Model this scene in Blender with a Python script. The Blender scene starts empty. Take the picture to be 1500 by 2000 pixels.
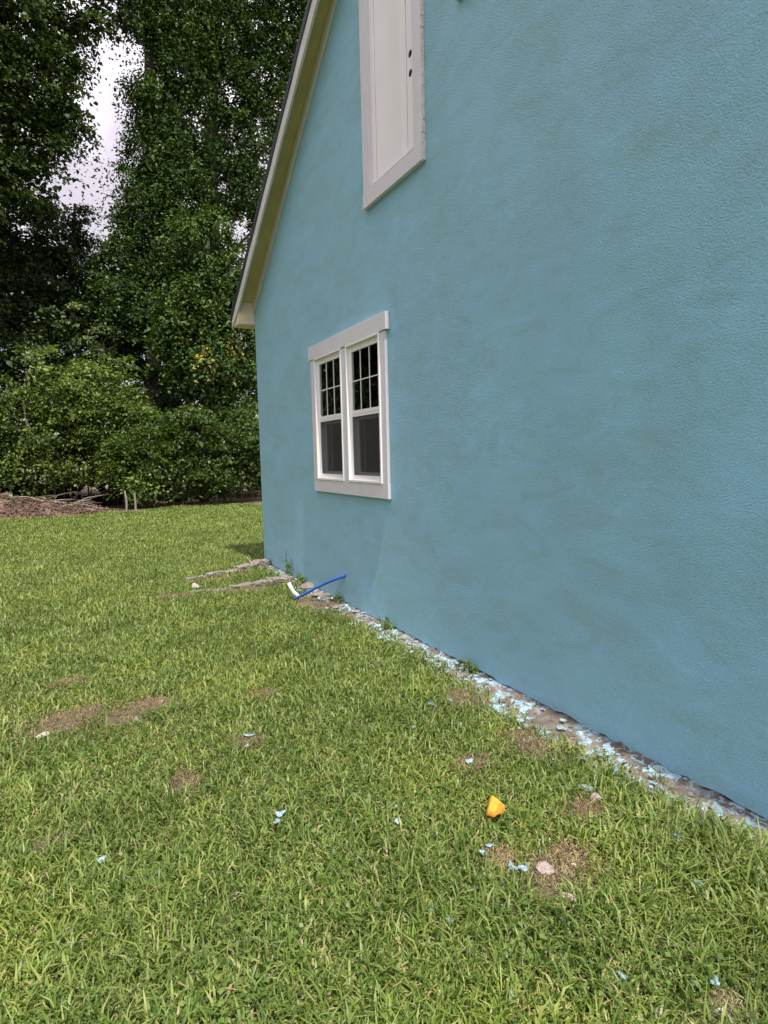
import bpy, bmesh, math, random
import numpy as np
from mathutils import Matrix, Vector
from mathutils.geometry import tessellate_polygon

random.seed(7)
rng = np.random.default_rng(11)
scene = bpy.context.scene
C = scene.collection

# ------------------------------------------------------------------ camera
CAM = np.array([-2.505, 0.0, 1.582])
# rows: world X (into the wall), Y (along the wall), Z (up) in camera axes (right, down, forward)
RC = np.array([[0.88837834, -0.06303616, 0.45476408],
               [-0.45856690, -0.07357093, 0.88560923],
               [-0.02236799, -0.99529582, -0.09426511]])
FPX = 1180.0                       # focal length for a 1500 x 2000 picture
cam_data = bpy.data.cameras.new("camera")
cam = bpy.data.objects.new("camera", cam_data)
C.objects.link(cam)
right, down, fwd = RC[:, 0], RC[:, 1], RC[:, 2]
M = Matrix(((right[0], -down[0], -fwd[0], CAM[0]),
            (right[1], -down[1], -fwd[1], CAM[1]),
            (right[2], -down[2], -fwd[2], CAM[2]),
            (0, 0, 0, 1)))
cam.matrix_world = M
cam_data.sensor_fit = 'VERTICAL'
cam_data.sensor_height = 36.0
cam_data.lens = 36.0 * FPX / 2000.0
cam_data.clip_start = 0.05
cam_data.clip_end = 1500.0
scene.camera = cam

# ------------------------------------------------------------------ sky, sun, exposure
CLOUD_SHIFT = (0.0, 0.0, 1.7)
SUN_EL, SUN_AZ = math.radians(64), math.radians(3.4)
sun_dir = Vector((-math.sin(SUN_AZ) * math.cos(SUN_EL), -math.cos(SUN_AZ) * math.cos(SUN_EL), math.sin(SUN_EL)))
sun_data = bpy.data.lights.new("sun", 'SUN')
sun_data.energy = 2.9
sun_data.angle = math.radians(0.6)
sun_data.color = (1.0, 0.94, 0.84)
sun = bpy.data.objects.new("sun", sun_data)
sun.rotation_euler = sun_dir.to_track_quat('Z', 'Y').to_euler()
sun.location = (-3, -8, 20)
C.objects.link(sun)

world = bpy.data.worlds.new("World")
scene.world = world
world.use_nodes = True
wn, wl = world.node_tree.nodes, world.node_tree.links
wn.clear()
w_out = wn.new('ShaderNodeOutputWorld')
w_bg = wn.new('ShaderNodeBackground')
w_bg.inputs['Strength'].default_value = 0.1
sky = wn.new('ShaderNodeTexSky')
sky.sky_type = 'NISHITA'
sky.sun_disc = False
sky.sun_elevation = SUN_EL
sky.sun_rotation = math.pi
tc = wn.new('ShaderNodeTexCoord')
cl = wn.new('ShaderNodeTexNoise')
cl.inputs['Scale'].default_value = 2.2
cl.inputs['Detail'].default_value = 7.0
cr = wn.new('ShaderNodeValToRGB')
cr.color_ramp.elements[0].position = 0.30
cr.color_ramp.elements[0].color = (0.45, 0.45, 0.45, 1)
cr.color_ramp.elements[1].position = 0.55
wm = wn.new('ShaderNodeMix')
wm.data_type = 'RGBA'
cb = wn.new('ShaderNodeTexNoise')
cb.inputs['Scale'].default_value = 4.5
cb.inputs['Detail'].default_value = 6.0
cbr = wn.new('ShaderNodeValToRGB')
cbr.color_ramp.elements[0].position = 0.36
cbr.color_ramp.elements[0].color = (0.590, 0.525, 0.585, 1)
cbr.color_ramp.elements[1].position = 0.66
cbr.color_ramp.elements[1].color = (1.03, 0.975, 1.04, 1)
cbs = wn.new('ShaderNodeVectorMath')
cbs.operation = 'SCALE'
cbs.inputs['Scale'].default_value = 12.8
cbm = wn.new('ShaderNodeMapping')
cbm.inputs['Location'].default_value = CLOUD_SHIFT
wl.new(tc.outputs['Generated'], cbm.inputs['Vector'])
wl.new(cbm.outputs['Vector'], cb.inputs['Vector'])
wl.new(cb.outputs['Fac'], cbr.inputs['Fac'])
wl.new(cbr.outputs['Color'], cbs.inputs[0])
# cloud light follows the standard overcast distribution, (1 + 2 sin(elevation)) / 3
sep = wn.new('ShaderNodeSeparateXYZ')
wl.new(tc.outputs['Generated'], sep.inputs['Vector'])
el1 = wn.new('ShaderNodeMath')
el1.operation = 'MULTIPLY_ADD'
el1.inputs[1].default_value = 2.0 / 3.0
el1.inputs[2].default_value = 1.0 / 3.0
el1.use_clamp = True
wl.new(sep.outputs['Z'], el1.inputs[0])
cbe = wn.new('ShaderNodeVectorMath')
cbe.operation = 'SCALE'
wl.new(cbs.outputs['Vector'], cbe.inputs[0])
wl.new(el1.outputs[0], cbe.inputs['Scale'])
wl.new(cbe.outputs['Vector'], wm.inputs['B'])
wl.new(tc.outputs['Generated'], cl.inputs['Vector'])
wl.new(cl.outputs['Fac'], cr.inputs['Fac'])
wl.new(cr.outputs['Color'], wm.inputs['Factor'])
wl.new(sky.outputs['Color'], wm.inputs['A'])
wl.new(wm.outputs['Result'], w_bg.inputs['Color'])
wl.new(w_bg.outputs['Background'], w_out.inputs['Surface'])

scene.view_settings.view_transform = 'Standard'
scene.view_settings.look = 'None'
scene.view_settings.exposure = 1.05
scene.view_settings.gamma = 1.0
scene.view_settings.use_curve_mapping = False
scene.cycles.use_denoising = True
scene.cycles.max_bounces = 5
scene.cycles.diffuse_bounces = 2
scene.cycles.glossy_bounces = 3
scene.cycles.transparent_max_bounces = 6
scene.cycles.sample_clamp_indirect = 6.0


def at(px, py, Y):
    """the point seen at a pixel of the 1500 x 2000 picture, at distance Y along the wall"""
    r = RC @ np.array([px - 750.0, py - 1000.0, FPX])
    return r * (Y / r[1]) + CAM


def on_ground(px, py, z=0.0):
    r = RC @ np.array([px - 750.0, py - 1000.0, FPX])
    return r * ((z - CAM[2]) / r[2]) + CAM


# ------------------------------------------------------------------ materials
def mat_new(name):
    m = bpy.data.materials.new(name)
    m.use_nodes = True
    return m, m.node_tree.nodes, m.node_tree.links, m.node_tree.nodes['Principled BSDF']


def noise(nt, coord, scale, detail=4.0, rough=0.55, dist=0.0):
    n = nt.nodes.new('ShaderNodeTexNoise')
    n.inputs['Scale'].default_value = scale
    n.inputs['Detail'].default_value = detail
    n.inputs['Roughness'].default_value = rough
    n.inputs['Distortion'].default_value = dist
    if coord is not None:
        nt.links.new(coord, n.inputs['Vector'])
    return n


def ramp(nt, fac, stops, mode='LINEAR'):
    r = nt.nodes.new('ShaderNodeValToRGB')
    r.color_ramp.interpolation = mode
    el = r.color_ramp.elements
    while len(el) > 1:
        el.remove(el[-1])
    el[0].position, el[0].color = stops[0][0], (*stops[0][1], 1)
    for p, c in stops[1:]:
        e = el.new(p)
        e.color = (*c, 1)
    nt.links.new(fac, r.inputs['Fac'])
    return r


def mixc(nt, fac, a, b, mode='MIX'):
    m = nt.nodes.new('ShaderNodeMix')
    m.data_type = 'RGBA'
    m.blend_type = mode
    for sock, v in (('Factor', fac), ('A', a), ('B', b)):
        if isinstance(v, (int, float)):
            m.inputs[sock].default_value = v
        elif isinstance(v, tuple):
            m.inputs[sock].default_value = (*v, 1)
        else:
            nt.links.new(v, m.inputs[sock])
    return m.outputs['Result']


def bump(nt, height, strength, distance, normal=None):
    b = nt.nodes.new('ShaderNodeBump')
    b.inputs['Strength'].default_value = strength
    b.inputs['Distance'].default_value = distance
    nt.links.new(height, b.inputs['Height'])
    if normal is not None:
        nt.links.new(normal, b.inputs['Normal'])
    return b.outputs['Normal']


def coords(nt):
    g = nt.nodes.new('ShaderNodeNewGeometry')
    return g.outputs['Position']


def painted(name, col, rough=0.55, var=0.12, bumpd=0.0006, scale=9.0, dirt=None):
    """paint with slight unevenness"""
    m, n, l, p = mat_new(name)
    nt = m.node_tree
    co = coords(nt)
    a = noise(nt, co, scale, 5)
    dark = tuple(c * (1 - var) for c in col)
    lite = tuple(min(1, c * (1 + var * 0.6)) for c in col)
    r = ramp(nt, a.outputs['Fac'], [(0.3, dark), (0.7, lite)])
    out = r.outputs['Color']
    if dirt:
        d = noise(nt, co, 34.0, 6, 0.7)
        dr = ramp(nt, d.outputs['Fac'], [(0.60, (0, 0, 0)), (0.74, (1, 1, 1))])
        out = mixc(nt, dr.outputs['Color'], out, dirt)
    l.new(out, p.inputs['Base Color'])
    p.inputs['Roughness'].default_value = rough
    b = noise(nt, co, 160.0, 3)
    l.new(bump(nt, b.outputs['Fac'], 0.5, bumpd), p.inputs['Normal'])
    return m


def mat_stucco():
    m, n, l, p = mat_new("blue_stucco")
    nt = m.node_tree
    co = coords(nt)
    # broad uneven paint coats, stretched a little by the roller
    mr = nt.nodes.new('ShaderNodeMapping')
    mr.inputs['Rotation'].default_value = (-0.6, 0, 0)
    mr.inputs['Scale'].default_value = (1, 0.6, 1.5)
    l.new(co, mr.inputs['Vector'])
    big = noise(nt, co, 0.9, 5, 0.6, 0.6)
    mid = noise(nt, mr.outputs['Vector'], 3.2, 9, 0.74, 1.1)
    r1 = ramp(nt, big.outputs['Fac'], [(0.30, (0.250, 0.530, 0.660)), (0.52, (0.258, 0.553, 0.708)), (0.70, (0.266, 0.570, 0.745))])
    r2 = ramp(nt, mid.outputs['Fac'], [(0.38, (0.93, 0.90, 0.84)), (0.47, (0.98, 0.98, 0.97)), (0.53, (1.0, 1.0, 1.01)), (0.62, (1.05, 1.05, 1.10))])
    out = mixc(nt, 1.0, r1.outputs['Color'], r2.outputs['Color'], 'MULTIPLY')
    # fine random speckle in the colour, for the grain of the coat
    thin = noise(nt, co, 80.0, 5, 0.75)
    rt = ramp(nt, thin.outputs['Fac'], [(0.30, (0.86, 0.87, 0.88)), (0.50, (1, 1, 1)), (0.70, (1.10, 1.09, 1.08))])
    out = mixc(nt, 1.0, out, rt.outputs['Color'], 'MULTIPLY')
    l.new(out, p.inputs['Base Color'])
    p.inputs['Roughness'].default_value = 0.55
    p.inputs['Specular IOR Level'].default_value = 0.5
    p.inputs['Sheen Weight'].default_value = 0.22
    p.inputs['Sheen Roughness'].default_value = 0.45
    # relief: trowel waves, coarse crumbs, fine sand
    mp = nt.nodes.new('ShaderNodeMapping')
    mp.inputs['Rotation'].default_value = (0.35, 0, 0)
    mp.inputs['Scale'].default_value = (1, 0.85, 1.25)
    l.new(co, mp.inputs['Vector'])
    mq = nt.nodes.new('ShaderNodeMapping')
    mq.inputs['Rotation'].default_value = (0.55, 0, 0)
    mq.inputs['Scale'].default_value = (1, 0.45, 1.8)
    l.new(co, mq.inputs['Vector'])
    wave = noise(nt, mq.outputs['Vector'], 2.4, 7, 0.62, 1.2)
    crumb = noise(nt, mp.outputs['Vector'], 105.0, 3, 0.6, 0.0)
    sand = noise(nt, co, 210.0, 3, 0.6)
    # how rough the coat is changes from place to place
    ru = ramp(nt, noise(nt, co, 1.7, 4).outputs['Fac'], [(0.34, (0.62, 0.62, 0.62)), (0.64, (0.85, 0.85, 0.85))])
    mm = nt.nodes.new('ShaderNodeMath')
    mm.operation = 'MULTIPLY'
    l.new(crumb.outputs['Fac'], mm.inputs[0])
    l.new(ru.outputs['Color'], mm.inputs[1])
    n1 = bump(nt, wave.outputs['Fac'], 0.4, 0.010)
    # joint between the two coats at the upper floor line
    sx = nt.nodes.new('ShaderNodeSeparateXYZ')
    l.new(co, sx.inputs['Vector'])
    jn = noise(nt, co, 1.6, 5, 0.6)
    ja = nt.nodes.new('ShaderNodeMath')
    ja.operation = 'MULTIPLY_ADD'
    ja.inputs[1].default_value = 0.16
    l.new(jn.outputs['Fac'], ja.inputs[0])
    l.new(sx.outputs['Z'], ja.inputs[2])
    jm = nt.nodes.new('ShaderNodeMapRange')
    jm.interpolation_type = 'SMOOTHSTEP'
    jm.inputs['From Min'].default_value = 3.325
    jm.inputs['From Max'].default_value = 3.365
    l.new(ja.outputs[0], jm.inputs['Value'])
    n1 = bump(nt, jm.outputs['Result'], -0.5, 0.010, n1)
    n2 = bump(nt, mm.outputs[0], 1.0, 0.019, n1)
    n3 = bump(nt, sand.outputs['Fac'], 0.6, 0.003, n2)
    l.new(n3, p.inputs['Normal'])
    return m


def mat_footing():
    m, n, l, p = mat_new("flaking_concrete")
    nt = m.node_tree
    co = coords(nt)
    a = noise(nt, co, 9.0, 6, 0.65)
    base = ramp(nt, a.outputs['Fac'], [(0.3, (0.075, 0.058, 0.048)), (0.55, (0.18, 0.145, 0.125)), (0.75, (0.30, 0.265, 0.24))])
    s = noise(nt, co, 17.0, 7, 0.72, 0.5)
    spl = ramp(nt, s.outputs['Fac'], [(0.515, (0, 0, 0)), (0.530, (1, 1, 1))])
    big = ramp(nt, noise(nt, co, 3.3, 3).outputs['Fac'], [(0.36, (0, 0, 0)), (0.48, (1, 1, 1))])
    k = mixc(nt, 1.0, spl.outputs['Color'], big.outputs['Color'], 'MULTIPLY')
    l.new(mixc(nt, k, base.outputs['Color'], (0.31, 0.48, 0.58)), p.inputs['Base Color'])
    p.inputs['Roughness'].default_value = 0.9
    b = noise(nt, co, 60.0, 6, 0.7)
    l.new(bump(nt, b.outputs['Fac'], 0.9, 0.012), p.inputs['Normal'])
    return m


def mat_ground():
    m, n, l, p = mat_new("lawn_soil")
    nt = m.node_tree
    co = coords(nt)
    a = noise(nt, co, 42.0, 6, 0.75)
    soil = ramp(nt, a.outputs['Fac'], [(0.3, (0.058, 0.042, 0.030)), (0.5, (0.165, 0.125, 0.092)), (0.7, (0.31, 0.25, 0.195))])
    b = noise(nt, co, 60.0, 5, 0.7)
    thatch = ramp(nt, b.outputs['Fac'], [(0.3, (0.035, 0.050, 0.012)), (0.5, (0.085, 0.105, 0.028)), (0.72, (0.20, 0.19, 0.075))])
    at_ = nt.nodes.new('ShaderNodeAttribute')
    at_.attribute_name = "bare"
    l.new(mixc(nt, at_.outputs['Fac'], thatch.outputs['Color'], soil.outputs['Color']), p.inputs['Base Color'])
    p.inputs['Roughness'].default_value = 0.95
    p.inputs['Specular IOR Level'].default_value = 0.1
    l.new(bump(nt, a.outputs['Fac'], 1.0, 0.02), p.inputs['Normal'])
    return m


def mat_leafy(name, stops, trans=0.35, gloss=0.25, rough=0.45, posvar=None):
    """thin leaves: reflect, let some light through, vary per leaf by the 'tone' attribute"""
    m, n, l, p = mat_new(name)
    nt = m.node_tree
    a = nt.nodes.new('ShaderNodeAttribute')
    a.attribute_name = "tone"
    r = ramp(nt, a.outputs['Fac'], stops)
    col = r.outputs['Color']
    if posvar:
        pn = noise(nt, coords(nt), posvar, 4, 0.6)
        pr = ramp(nt, pn.outputs['Fac'], [(0.34, (0.70, 0.73, 0.66)), (0.5, (1.0, 1.0, 1.0)), (0.66, (1.26, 1.15, 1.00))])
        col = mixc(nt, 1.0, col, pr.outputs['Color'], 'MULTIPLY')
    l.new(col, p.inputs['Base Color'])
    p.inputs['Roughness'].default_value = rough
    p.inputs['Specular IOR Level'].default_value = gloss
    t = nt.nodes.new('ShaderNodeBsdfTranslucent')
    tcol = mixc(nt, 1.0, col, (1.25, 1.35, 0.55), 'MULTIPLY')
    l.new(tcol, t.inputs['Color'])
    mx = nt.nodes.new('ShaderNodeMixShader')
    mx.inputs['Fac'].default_value = trans
    l.new(p.outputs['BSDF'], mx.inputs[1])
    l.new(t.outputs['BSDF'], mx.inputs[2])
    l.new(mx.outputs['Shader'], n['Material Output'].inputs['Surface'])
    return m


def mat_bark(name, c0, c1):
    m, n, l, p = mat_new(name)
    nt = m.node_tree
    co = coords(nt)
    mp = nt.nodes.new('ShaderNodeMapping')
    mp.inputs['Scale'].default_value = (9, 9, 1.6)
    l.new(co, mp.inputs['Vector'])
    a = noise(nt, mp.outputs['Vector'], 2.0, 6, 0.7)
    l.new(ramp(nt, a.outputs['Fac'], [(0.3, c0), (0.7, c1)]).outputs['Color'], p.inputs['Base Color'])
    p.inputs['Roughness'].default_value = 0.9
    l.new(bump(nt, a.outputs['Fac'], 1.0, 0.03), p.inputs['Normal'])
    return m


def mat_stone(name, c0, c1, c2, scale=22.0):
    m, n, l, p = mat_new(name)
    nt = m.node_tree
    co = coords(nt)
    a = noise(nt, co, scale, 7, 0.7)
    l.new(ramp(nt, a.outputs['Fac'], [(0.3, c0), (0.5, c1), (0.72, c2)]).outputs['Color'], p.inputs['Base Color'])
    p.inputs['Roughness'].default_value = 0.92
    b = noise(nt, co, scale * 4, 5, 0.7)
    l.new(bump(nt, b.outputs['Fac'], 0.8, 0.008), p.inputs['Normal'])
    return m


def mat_glass():
    m, n, l, p = mat_new("window_glass")
    g = n.new('ShaderNodeBsdfGlossy')
    g.inputs['Roughness'].default_value = 0.01
    t = n.new('ShaderNodeBsdfTransparent')
    t.inputs['Color'].default_value = (0.80, 0.86, 0.84, 1)
    f = n.new('ShaderNodeFresnel')
    f.inputs['IOR'].default_value = 1.6
    mx = n.new('ShaderNodeMixShader')
    l.new(f.outputs['Fac'], mx.inputs['Fac'])
    l.new(t.outputs['BSDF'], mx.inputs[1])
    l.new(g.outputs['BSDF'], mx.inputs[2])
    l.new(mx.outputs['Shader'], n['Material Output'].inputs['Surface'])
    return m


def mat_screen():
    m, n, l, p = mat_new("insect_screen")
    p.inputs['Base Color'].default_value = (0.05, 0.05, 0.055, 1)
    p.inputs['Roughness'].default_value = 0.7
    t = n.new('ShaderNodeBsdfTransparent')
    mx = n.new('ShaderNodeMixShader')
    mx.inputs['Fac'].default_value = 0.40
    l.new(t.outputs['BSDF'], mx.inputs[1])
    l.new(p.outputs['BSDF'], mx.inputs[2])
    l.new(mx.outputs['Shader'], n['Material Output'].inputs['Surface'])
    return m


MAT = {
    'stucco': mat_stucco(),
    'footing': mat_footing(),
    'ground': mat_ground(),
    'trim': painted("grey_trim_paint", (0.67, 0.65, 0.70), 0.5, 0.04, 0.00008, 5.0),
    'vinyl': painted("white_vinyl", (0.84, 0.825, 0.83), 0.35, 0.03, 0.00005, 6.0),
    'door': painted("white_door_paint", (0.88, 0.85, 0.87), 0.35, 0.03, 0.00005, 3.0),
    'caulk': painted("rough_caulk", (0.74, 0.68, 0.62), 0.8, 0.25, 0.004, 40.0, (0.36, 0.27, 0.22)),
    'fascia': painted("weathered_white_fascia", (0.66, 0.635, 0.61), 0.6, 0.1, 0.0006, 6.0, None),
    'soffit': painted("tan_soffit_paint", (0.54, 0.465, 0.20), 0.7, 0.14, 0.0008, 4.0, None),
    'return': painted("cream_return_paint", (0.76, 0.64, 0.46), 0.6, 0.10, 0.0006, 9.0, None),
    'roof': painted("navy_roof_metal", (0.030, 0.038, 0.062), 0.4, 0.2, 0.0004, 4.0),
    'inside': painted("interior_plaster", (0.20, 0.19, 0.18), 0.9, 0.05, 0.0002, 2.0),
    'shade_black': painted("shade_black_bore", (0.015, 0.012, 0.01), 0.9, 0.2, 0.0004, 30.0),  # near-black colour stands in for the shade inside the lock holes
    'curtain': painted("sheer_curtain", (0.62, 0.58, 0.56), 0.9, 0.1, 0.001, 30.0),
    'glass': mat_glass(),
    'screen': mat_screen(),
    'grass': mat_leafy("grass_blades", [(0.0, (0.053, 0.101, 0.017)), (0.35, (0.115, 0.186, 0.036)), (0.62, (0.189, 0.264, 0.059)),
                                        (0.82, (0.273, 0.336, 0.099)), (0.90, (0.335, 0.325, 0.132)), (0.96, (0.388, 0.336, 0.199)), (0.985, (0.177, 0.119, 0.080)), (1.0, (0.106, 0.072, 0.052))], 0.30, 0.3, 0.42, 1.5),
    'gum': mat_leafy("sweetgum_leaves", [(0.0, (0.019, 0.038, 0.011)), (0.6, (0.045, 0.078, 0.020)), (0.93, (0.087, 0.134, 0.031)), (1.0, (0.251, 0.205, 0.031))], 0.18, 0.15, 0.55),
    'vine': mat_leafy("vine_leaves", [(0.0, (0.026, 0.050, 0.016)), (0.6, (0.054, 0.100, 0.028)), (0.94, (0.125, 0.189, 0.047)), (1.0, (0.340, 0.288, 0.054))], 0.18, 0.15, 0.55),
    'conifer': mat_leafy("dark_evergreen_leaves", [(0.0, (0.025, 0.047, 0.020)), (0.7, (0.057, 0.093, 0.031)), (1.0, (0.143, 0.182, 0.047))], 0.15, 0.25, 0.5),
    'bush': mat_leafy("bush_leaves", [(0.0, (0.045, 0.080, 0.017)), (0.6, (0.104, 0.161, 0.033)), (0.95, (0.198, 0.260, 0.054)), (1.0, (0.337, 0.260, 0.061))], 0.28, 0.3, 0.42),
    'woods': mat_leafy("far_woods_leaves", [(0.0, (0.016, 0.028, 0.010)), (0.7, (0.031, 0.053, 0.017)), (1.0, (0.070, 0.097, 0.028))], 0.15, 0.2, 0.6),
    'bark': mat_bark("grey_bark", (0.030, 0.024, 0.019), (0.105, 0.088, 0.072)),
    'stem': mat_bark("thin_stem_bark", (0.05, 0.04, 0.025), (0.16, 0.13, 0.09)),
    'deadwood': mat_bark("bleached_deadwood", (0.16, 0.12, 0.095), (0.42, 0.36, 0.31)),
    'mulch': mat_stone("brown_wood_mulch", (0.045, 0.027, 0.019), (0.135, 0.084, 0.060), (0.27, 0.185, 0.138), 14.0),
    'concrete': mat_stone("old_concrete", (0.085, 0.072, 0.060), (0.20, 0.172, 0.15), (0.34, 0.305, 0.28), 16.0),
    'stone': mat_stone("pinkish_rubble", (0.20, 0.15, 0.13), (0.36, 0.29, 0.265), (0.50, 0.43, 0.40), 30.0),
    'palestone': mat_stone("pale_stone", (0.32, 0.28, 0.24), (0.48, 0.43, 0.38), (0.6, 0.56, 0.5), 30.0),
    'flake': painted("light_blue_paint_flake", (0.25, 0.37, 0.44), 0.7, 0.4, 0.001, 60.0, (0.40, 0.45, 0.46)),
    'tape': painted("blue_grey_plastic", (0.16, 0.25, 0.42), 0.4, 0.15, 0.001, 50.0),
    'orange': painted("orange_foam", (0.72, 0.33, 0.035), 0.8, 0.18, 0.004, 45.0),
    'red': painted("rusty_red", (0.33, 0.075, 0.035), 0.7, 0.2, 0.002, 50.0),
    'hose': painted("blue_pex", (0.030, 0.105, 0.42), 0.35, 0.1, 0.0002, 20.0),
    'pvc': painted("white_pvc", (0.70, 0.69, 0.66), 0.4, 0.12, 0.0003, 20.0, (0.40, 0.36, 0.3)),
}


# ------------------------------------------------------------------ mesh helpers
class MB:
    def __init__(self):
        self.v, self.f = [], []

    def box(self, x0, x1, y0, y1, z0, z1):
        b = len(self.v)
        self.v += [(x0, y0, z0), (x1, y0, z0), (x1, y1, z0), (x0, y1, z0), (x0, y0, z1), (x1, y0, z1), (x1, y1, z1), (x0, y1, z1)]
        self.f += [tuple(b + i for i in q) for q in ((0, 3, 2, 1), (4, 5, 6, 7), (0, 1, 5, 4), (1, 2, 6, 5), (2, 3, 7, 6), (3, 0, 4, 7))]
        return self

    def prism(self, poly, x0, x1):
        """polygon given as (y, z), pushed from x0 to x1 (x0 < x1)"""
        b, n = len(self.v), len(poly)
        self.v += [(x0, y, z) for y, z in poly] + [(x1, y, z) for y, z in poly]
        self.f += [tuple(range(b, b + n)), tuple(range(b + 2 * n - 1, b + n - 1, -1))]
        self.f += [(b + i, b + n + i, b + n + (i + 1) % n, b + (i + 1) % n) for i in range(n)]
        return self

    def tube(self, pts, radii, seg=8, cap=True):
        pts = [Vector(p) for p in pts]
        b = len(self.v)
        up = Vector((0.3, 0.2, 1)).normalized()
        for i, p in enumerate(pts):
            t = (pts[min(i + 1, len(pts) - 1)] - pts[max(i - 1, 0)]).normalized()
            a = t.cross(up)
            if a.length < 0.05:
                a = t.cross(Vector((1, 0, 0)))
            a.normalize()
            c = t.cross(a)
            r = radii[i] if hasattr(radii, '__len__') else radii
            for k in range(seg):
                an = 2 * math.pi * k / seg
                self.v.append(tuple(p + (a * math.cos(an) + c * math.sin(an)) * r))
        for i in range(len(pts) - 1):
            for k in range(seg):
                q = b + i * seg
                self.f.append((q + k, q + (k + 1) % seg, q + seg + (k + 1) % seg, q + seg + k))
        if cap:
            self.f.append(tuple(b + k for k in range(seg))[::-1])
            self.f.append(tuple(b + (len(pts) - 1) * seg + k for k in range(seg)))
        return self

    def mesh(self, name, smooth=False, bevel=0.0):
        me = bpy.data.meshes.new(name)
        me.from_pydata(self.v, [], self.f)
        bm = bmesh.new()
        bm.from_mesh(me)
        bmesh.ops.recalc_face_normals(bm, faces=bm.faces)
        if bevel:
            bmesh.ops.bevel(bm, geom=list(bm.edges), offset=bevel, segments=2, affect='EDGES', profile=0.6)
        bm.to_mesh(me)
        bm.free()
        if smooth:
            for p in me.polygons:
                p.use_smooth = True
        return me


def link(name, me, mat, parent=None):
    o = bpy.data.objects.new(name, me)
    C.objects.link(o)
    if mat is not None and me is not None:
        if not me.materials:
            me.materials.append(MAT[mat])
    if parent is not None:
        o.parent = parent
        o.matrix_parent_inverse = world_inv(parent)
    return o


def world_inv(o):
    m = Matrix.LocRotScale(o.location, o.rotation_euler, o.scale)
    if o.parent is not None:
        m = o.parent_world @ m if False else m
    return m.inverted()


def empty(name, loc, parent=None):
    o = bpy.data.objects.new(name, None)
    o.empty_display_size = 0.2
    C.objects.link(o)
    if parent is None:
        o.location = loc
    else:
        o.parent = parent
    return o


def tag(o, label=None, cat=None, group=None, kind=None):
    if label:
        o['label'] = label
    if cat:
        o['category'] = cat
    if group:
        o['group'] = group
    if kind:
        o['kind'] = kind
    return o


def part(parent, name, mb, mat, smooth=False, bevel=0.0):
    """vertices are given in world metres; the parent's root sits at a translation only"""
    me = mb.mesh(name, smooth, bevel)
    o = bpy.data.objects.new(name, me)
    C.objects.link(o)
    me.materials.append(MAT[mat])
    o.parent = parent
    base = Vector((0, 0, 0))
    q = parent
    while q is not None:
        base += q.location
        q = q.parent
    me.transform(Matrix.Translation(-base))
    return o


def single(name, mb, mat, loc, smooth=False, bevel=0.0):
    """a thing that is one mesh; vertices in world metres, origin at loc"""
    me = mb.mesh(name, smooth, bevel)
    me.transform(Matrix.Translation(-Vector(loc)))
    me.materials.append(MAT[mat])
    o = bpy.data.objects.new(name, me)
    o.location = loc
    C.objects.link(o)
    return o


def fast_mesh(name, verts, nper, attr=None, smooth=False):
    """verts (N*nper,3): N faces of nper vertices each, straight from numpy; attr: one float per face"""
    nv = len(verts)
    nf = nv // nper
    me = bpy.data.meshes.new(name)
    me.vertices.add(nv)
    me.vertices.foreach_set('co', verts.astype(np.float32).ravel())
    me.loops.add(nv)
    me.loops.foreach_set('vertex_index', np.arange(nv, dtype=np.int32))
    me.polygons.add(nf)
    me.polygons.foreach_set('loop_start', np.arange(0, nv, nper, dtype=np.int32))
    if attr is not None:
        a = me.attributes.new("tone", 'FLOAT', 'FACE')
        a.data.foreach_set('value', attr.astype(np.float32))
    me.update(calc_edges=True)
    return me


def rock(name, loc, size, mat, seed, flat=1.0, rot=0.0, sub=2, sharp=0.30):
    """broken lump: an icosphere pushed about and cut by a few planes"""
    r = random.Random(seed)
    bm = bmesh.new()
    bmesh.ops.create_icosphere(bm, subdivisions=sub, radius=1.0)
    planes = [(Vector((r.uniform(-1, 1), r.uniform(-1, 1), r.uniform(-1, 1))).normalized(), r.uniform(0.42, 0.80)) for _ in range(11)]
    for v in bm.verts:
        for n, d in planes:
            k = v.co.dot(n)
            if k > d:
                v.co -= n * (k - d)
        v.co *= 1 + r.uniform(-sharp, sharp) * 0.25
        v.co = Vector((v.co.x * size[0], v.co.y * size[1], v.co.z * size[2] * flat))
    bmesh.ops.rotate(bm, verts=bm.verts, cent=(0, 0, 0), matrix=Matrix.Rotation(rot, 3, 'Z'))
    me = bpy.data.meshes.new(name)
    bm.to_mesh(me)
    bm.free()
    me.materials.append(MAT[mat])
    return me


# ------------------------------------------------------------------ ground
# bare and worn places: x, y, half-length along x, along y, turn
BARE = [(-2.64, 4.08, 0.22, 0.13, 0.5), (-2.22, 4.02, 0.22, 0.11, 0.6), (-1.44, 3.88, 0.09, 0.05, 0.2), (-2.10, 2.95, 0.05, 0.09, 0.9),
        (-2.67, 2.78, 0.06, 0.03, 0.4), (-0.94, 1.64, 0.16, 0.09, 0.5), (-2.64, 4.74, 0.10, 0.04, 0.3), (-0.40, 2.45, 0.09, 0.18, 0.0),
        (-0.58, 1.86, 0.09, 0.06, 0.2), (-1.73, 3.20, 0.06, 0.06, 0), (-0.24, 6.05, 0.20, 0.32, 0.0), 
         (-0.95, 0.97, 0.05, 0.03, 0.3), (-1.10, 1.78, 0.06, 0.05, 0.0),
        (-0.36, 3.12, 0.09, 0.14, 0.1), (-1.60, 7.20, 0.16, 0.05, 0.0), 
        (-0.80, 2.42, 0.08, 0.05, 0.0), (-0.75, 8.02, 0.5, 0.05, 0.15), (-0.95, 7.10, 0.6, 0.05, 0.0)]  # last two soil strips stand in for shade along the curb fronts
FOOT_Y = np.array([-3.2, 0.9, 1.39, 1.8, 2.4, 2.83, 3.4, 4.1, 5.1, 5.9, 6.6, 7.2, 8.86])
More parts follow.
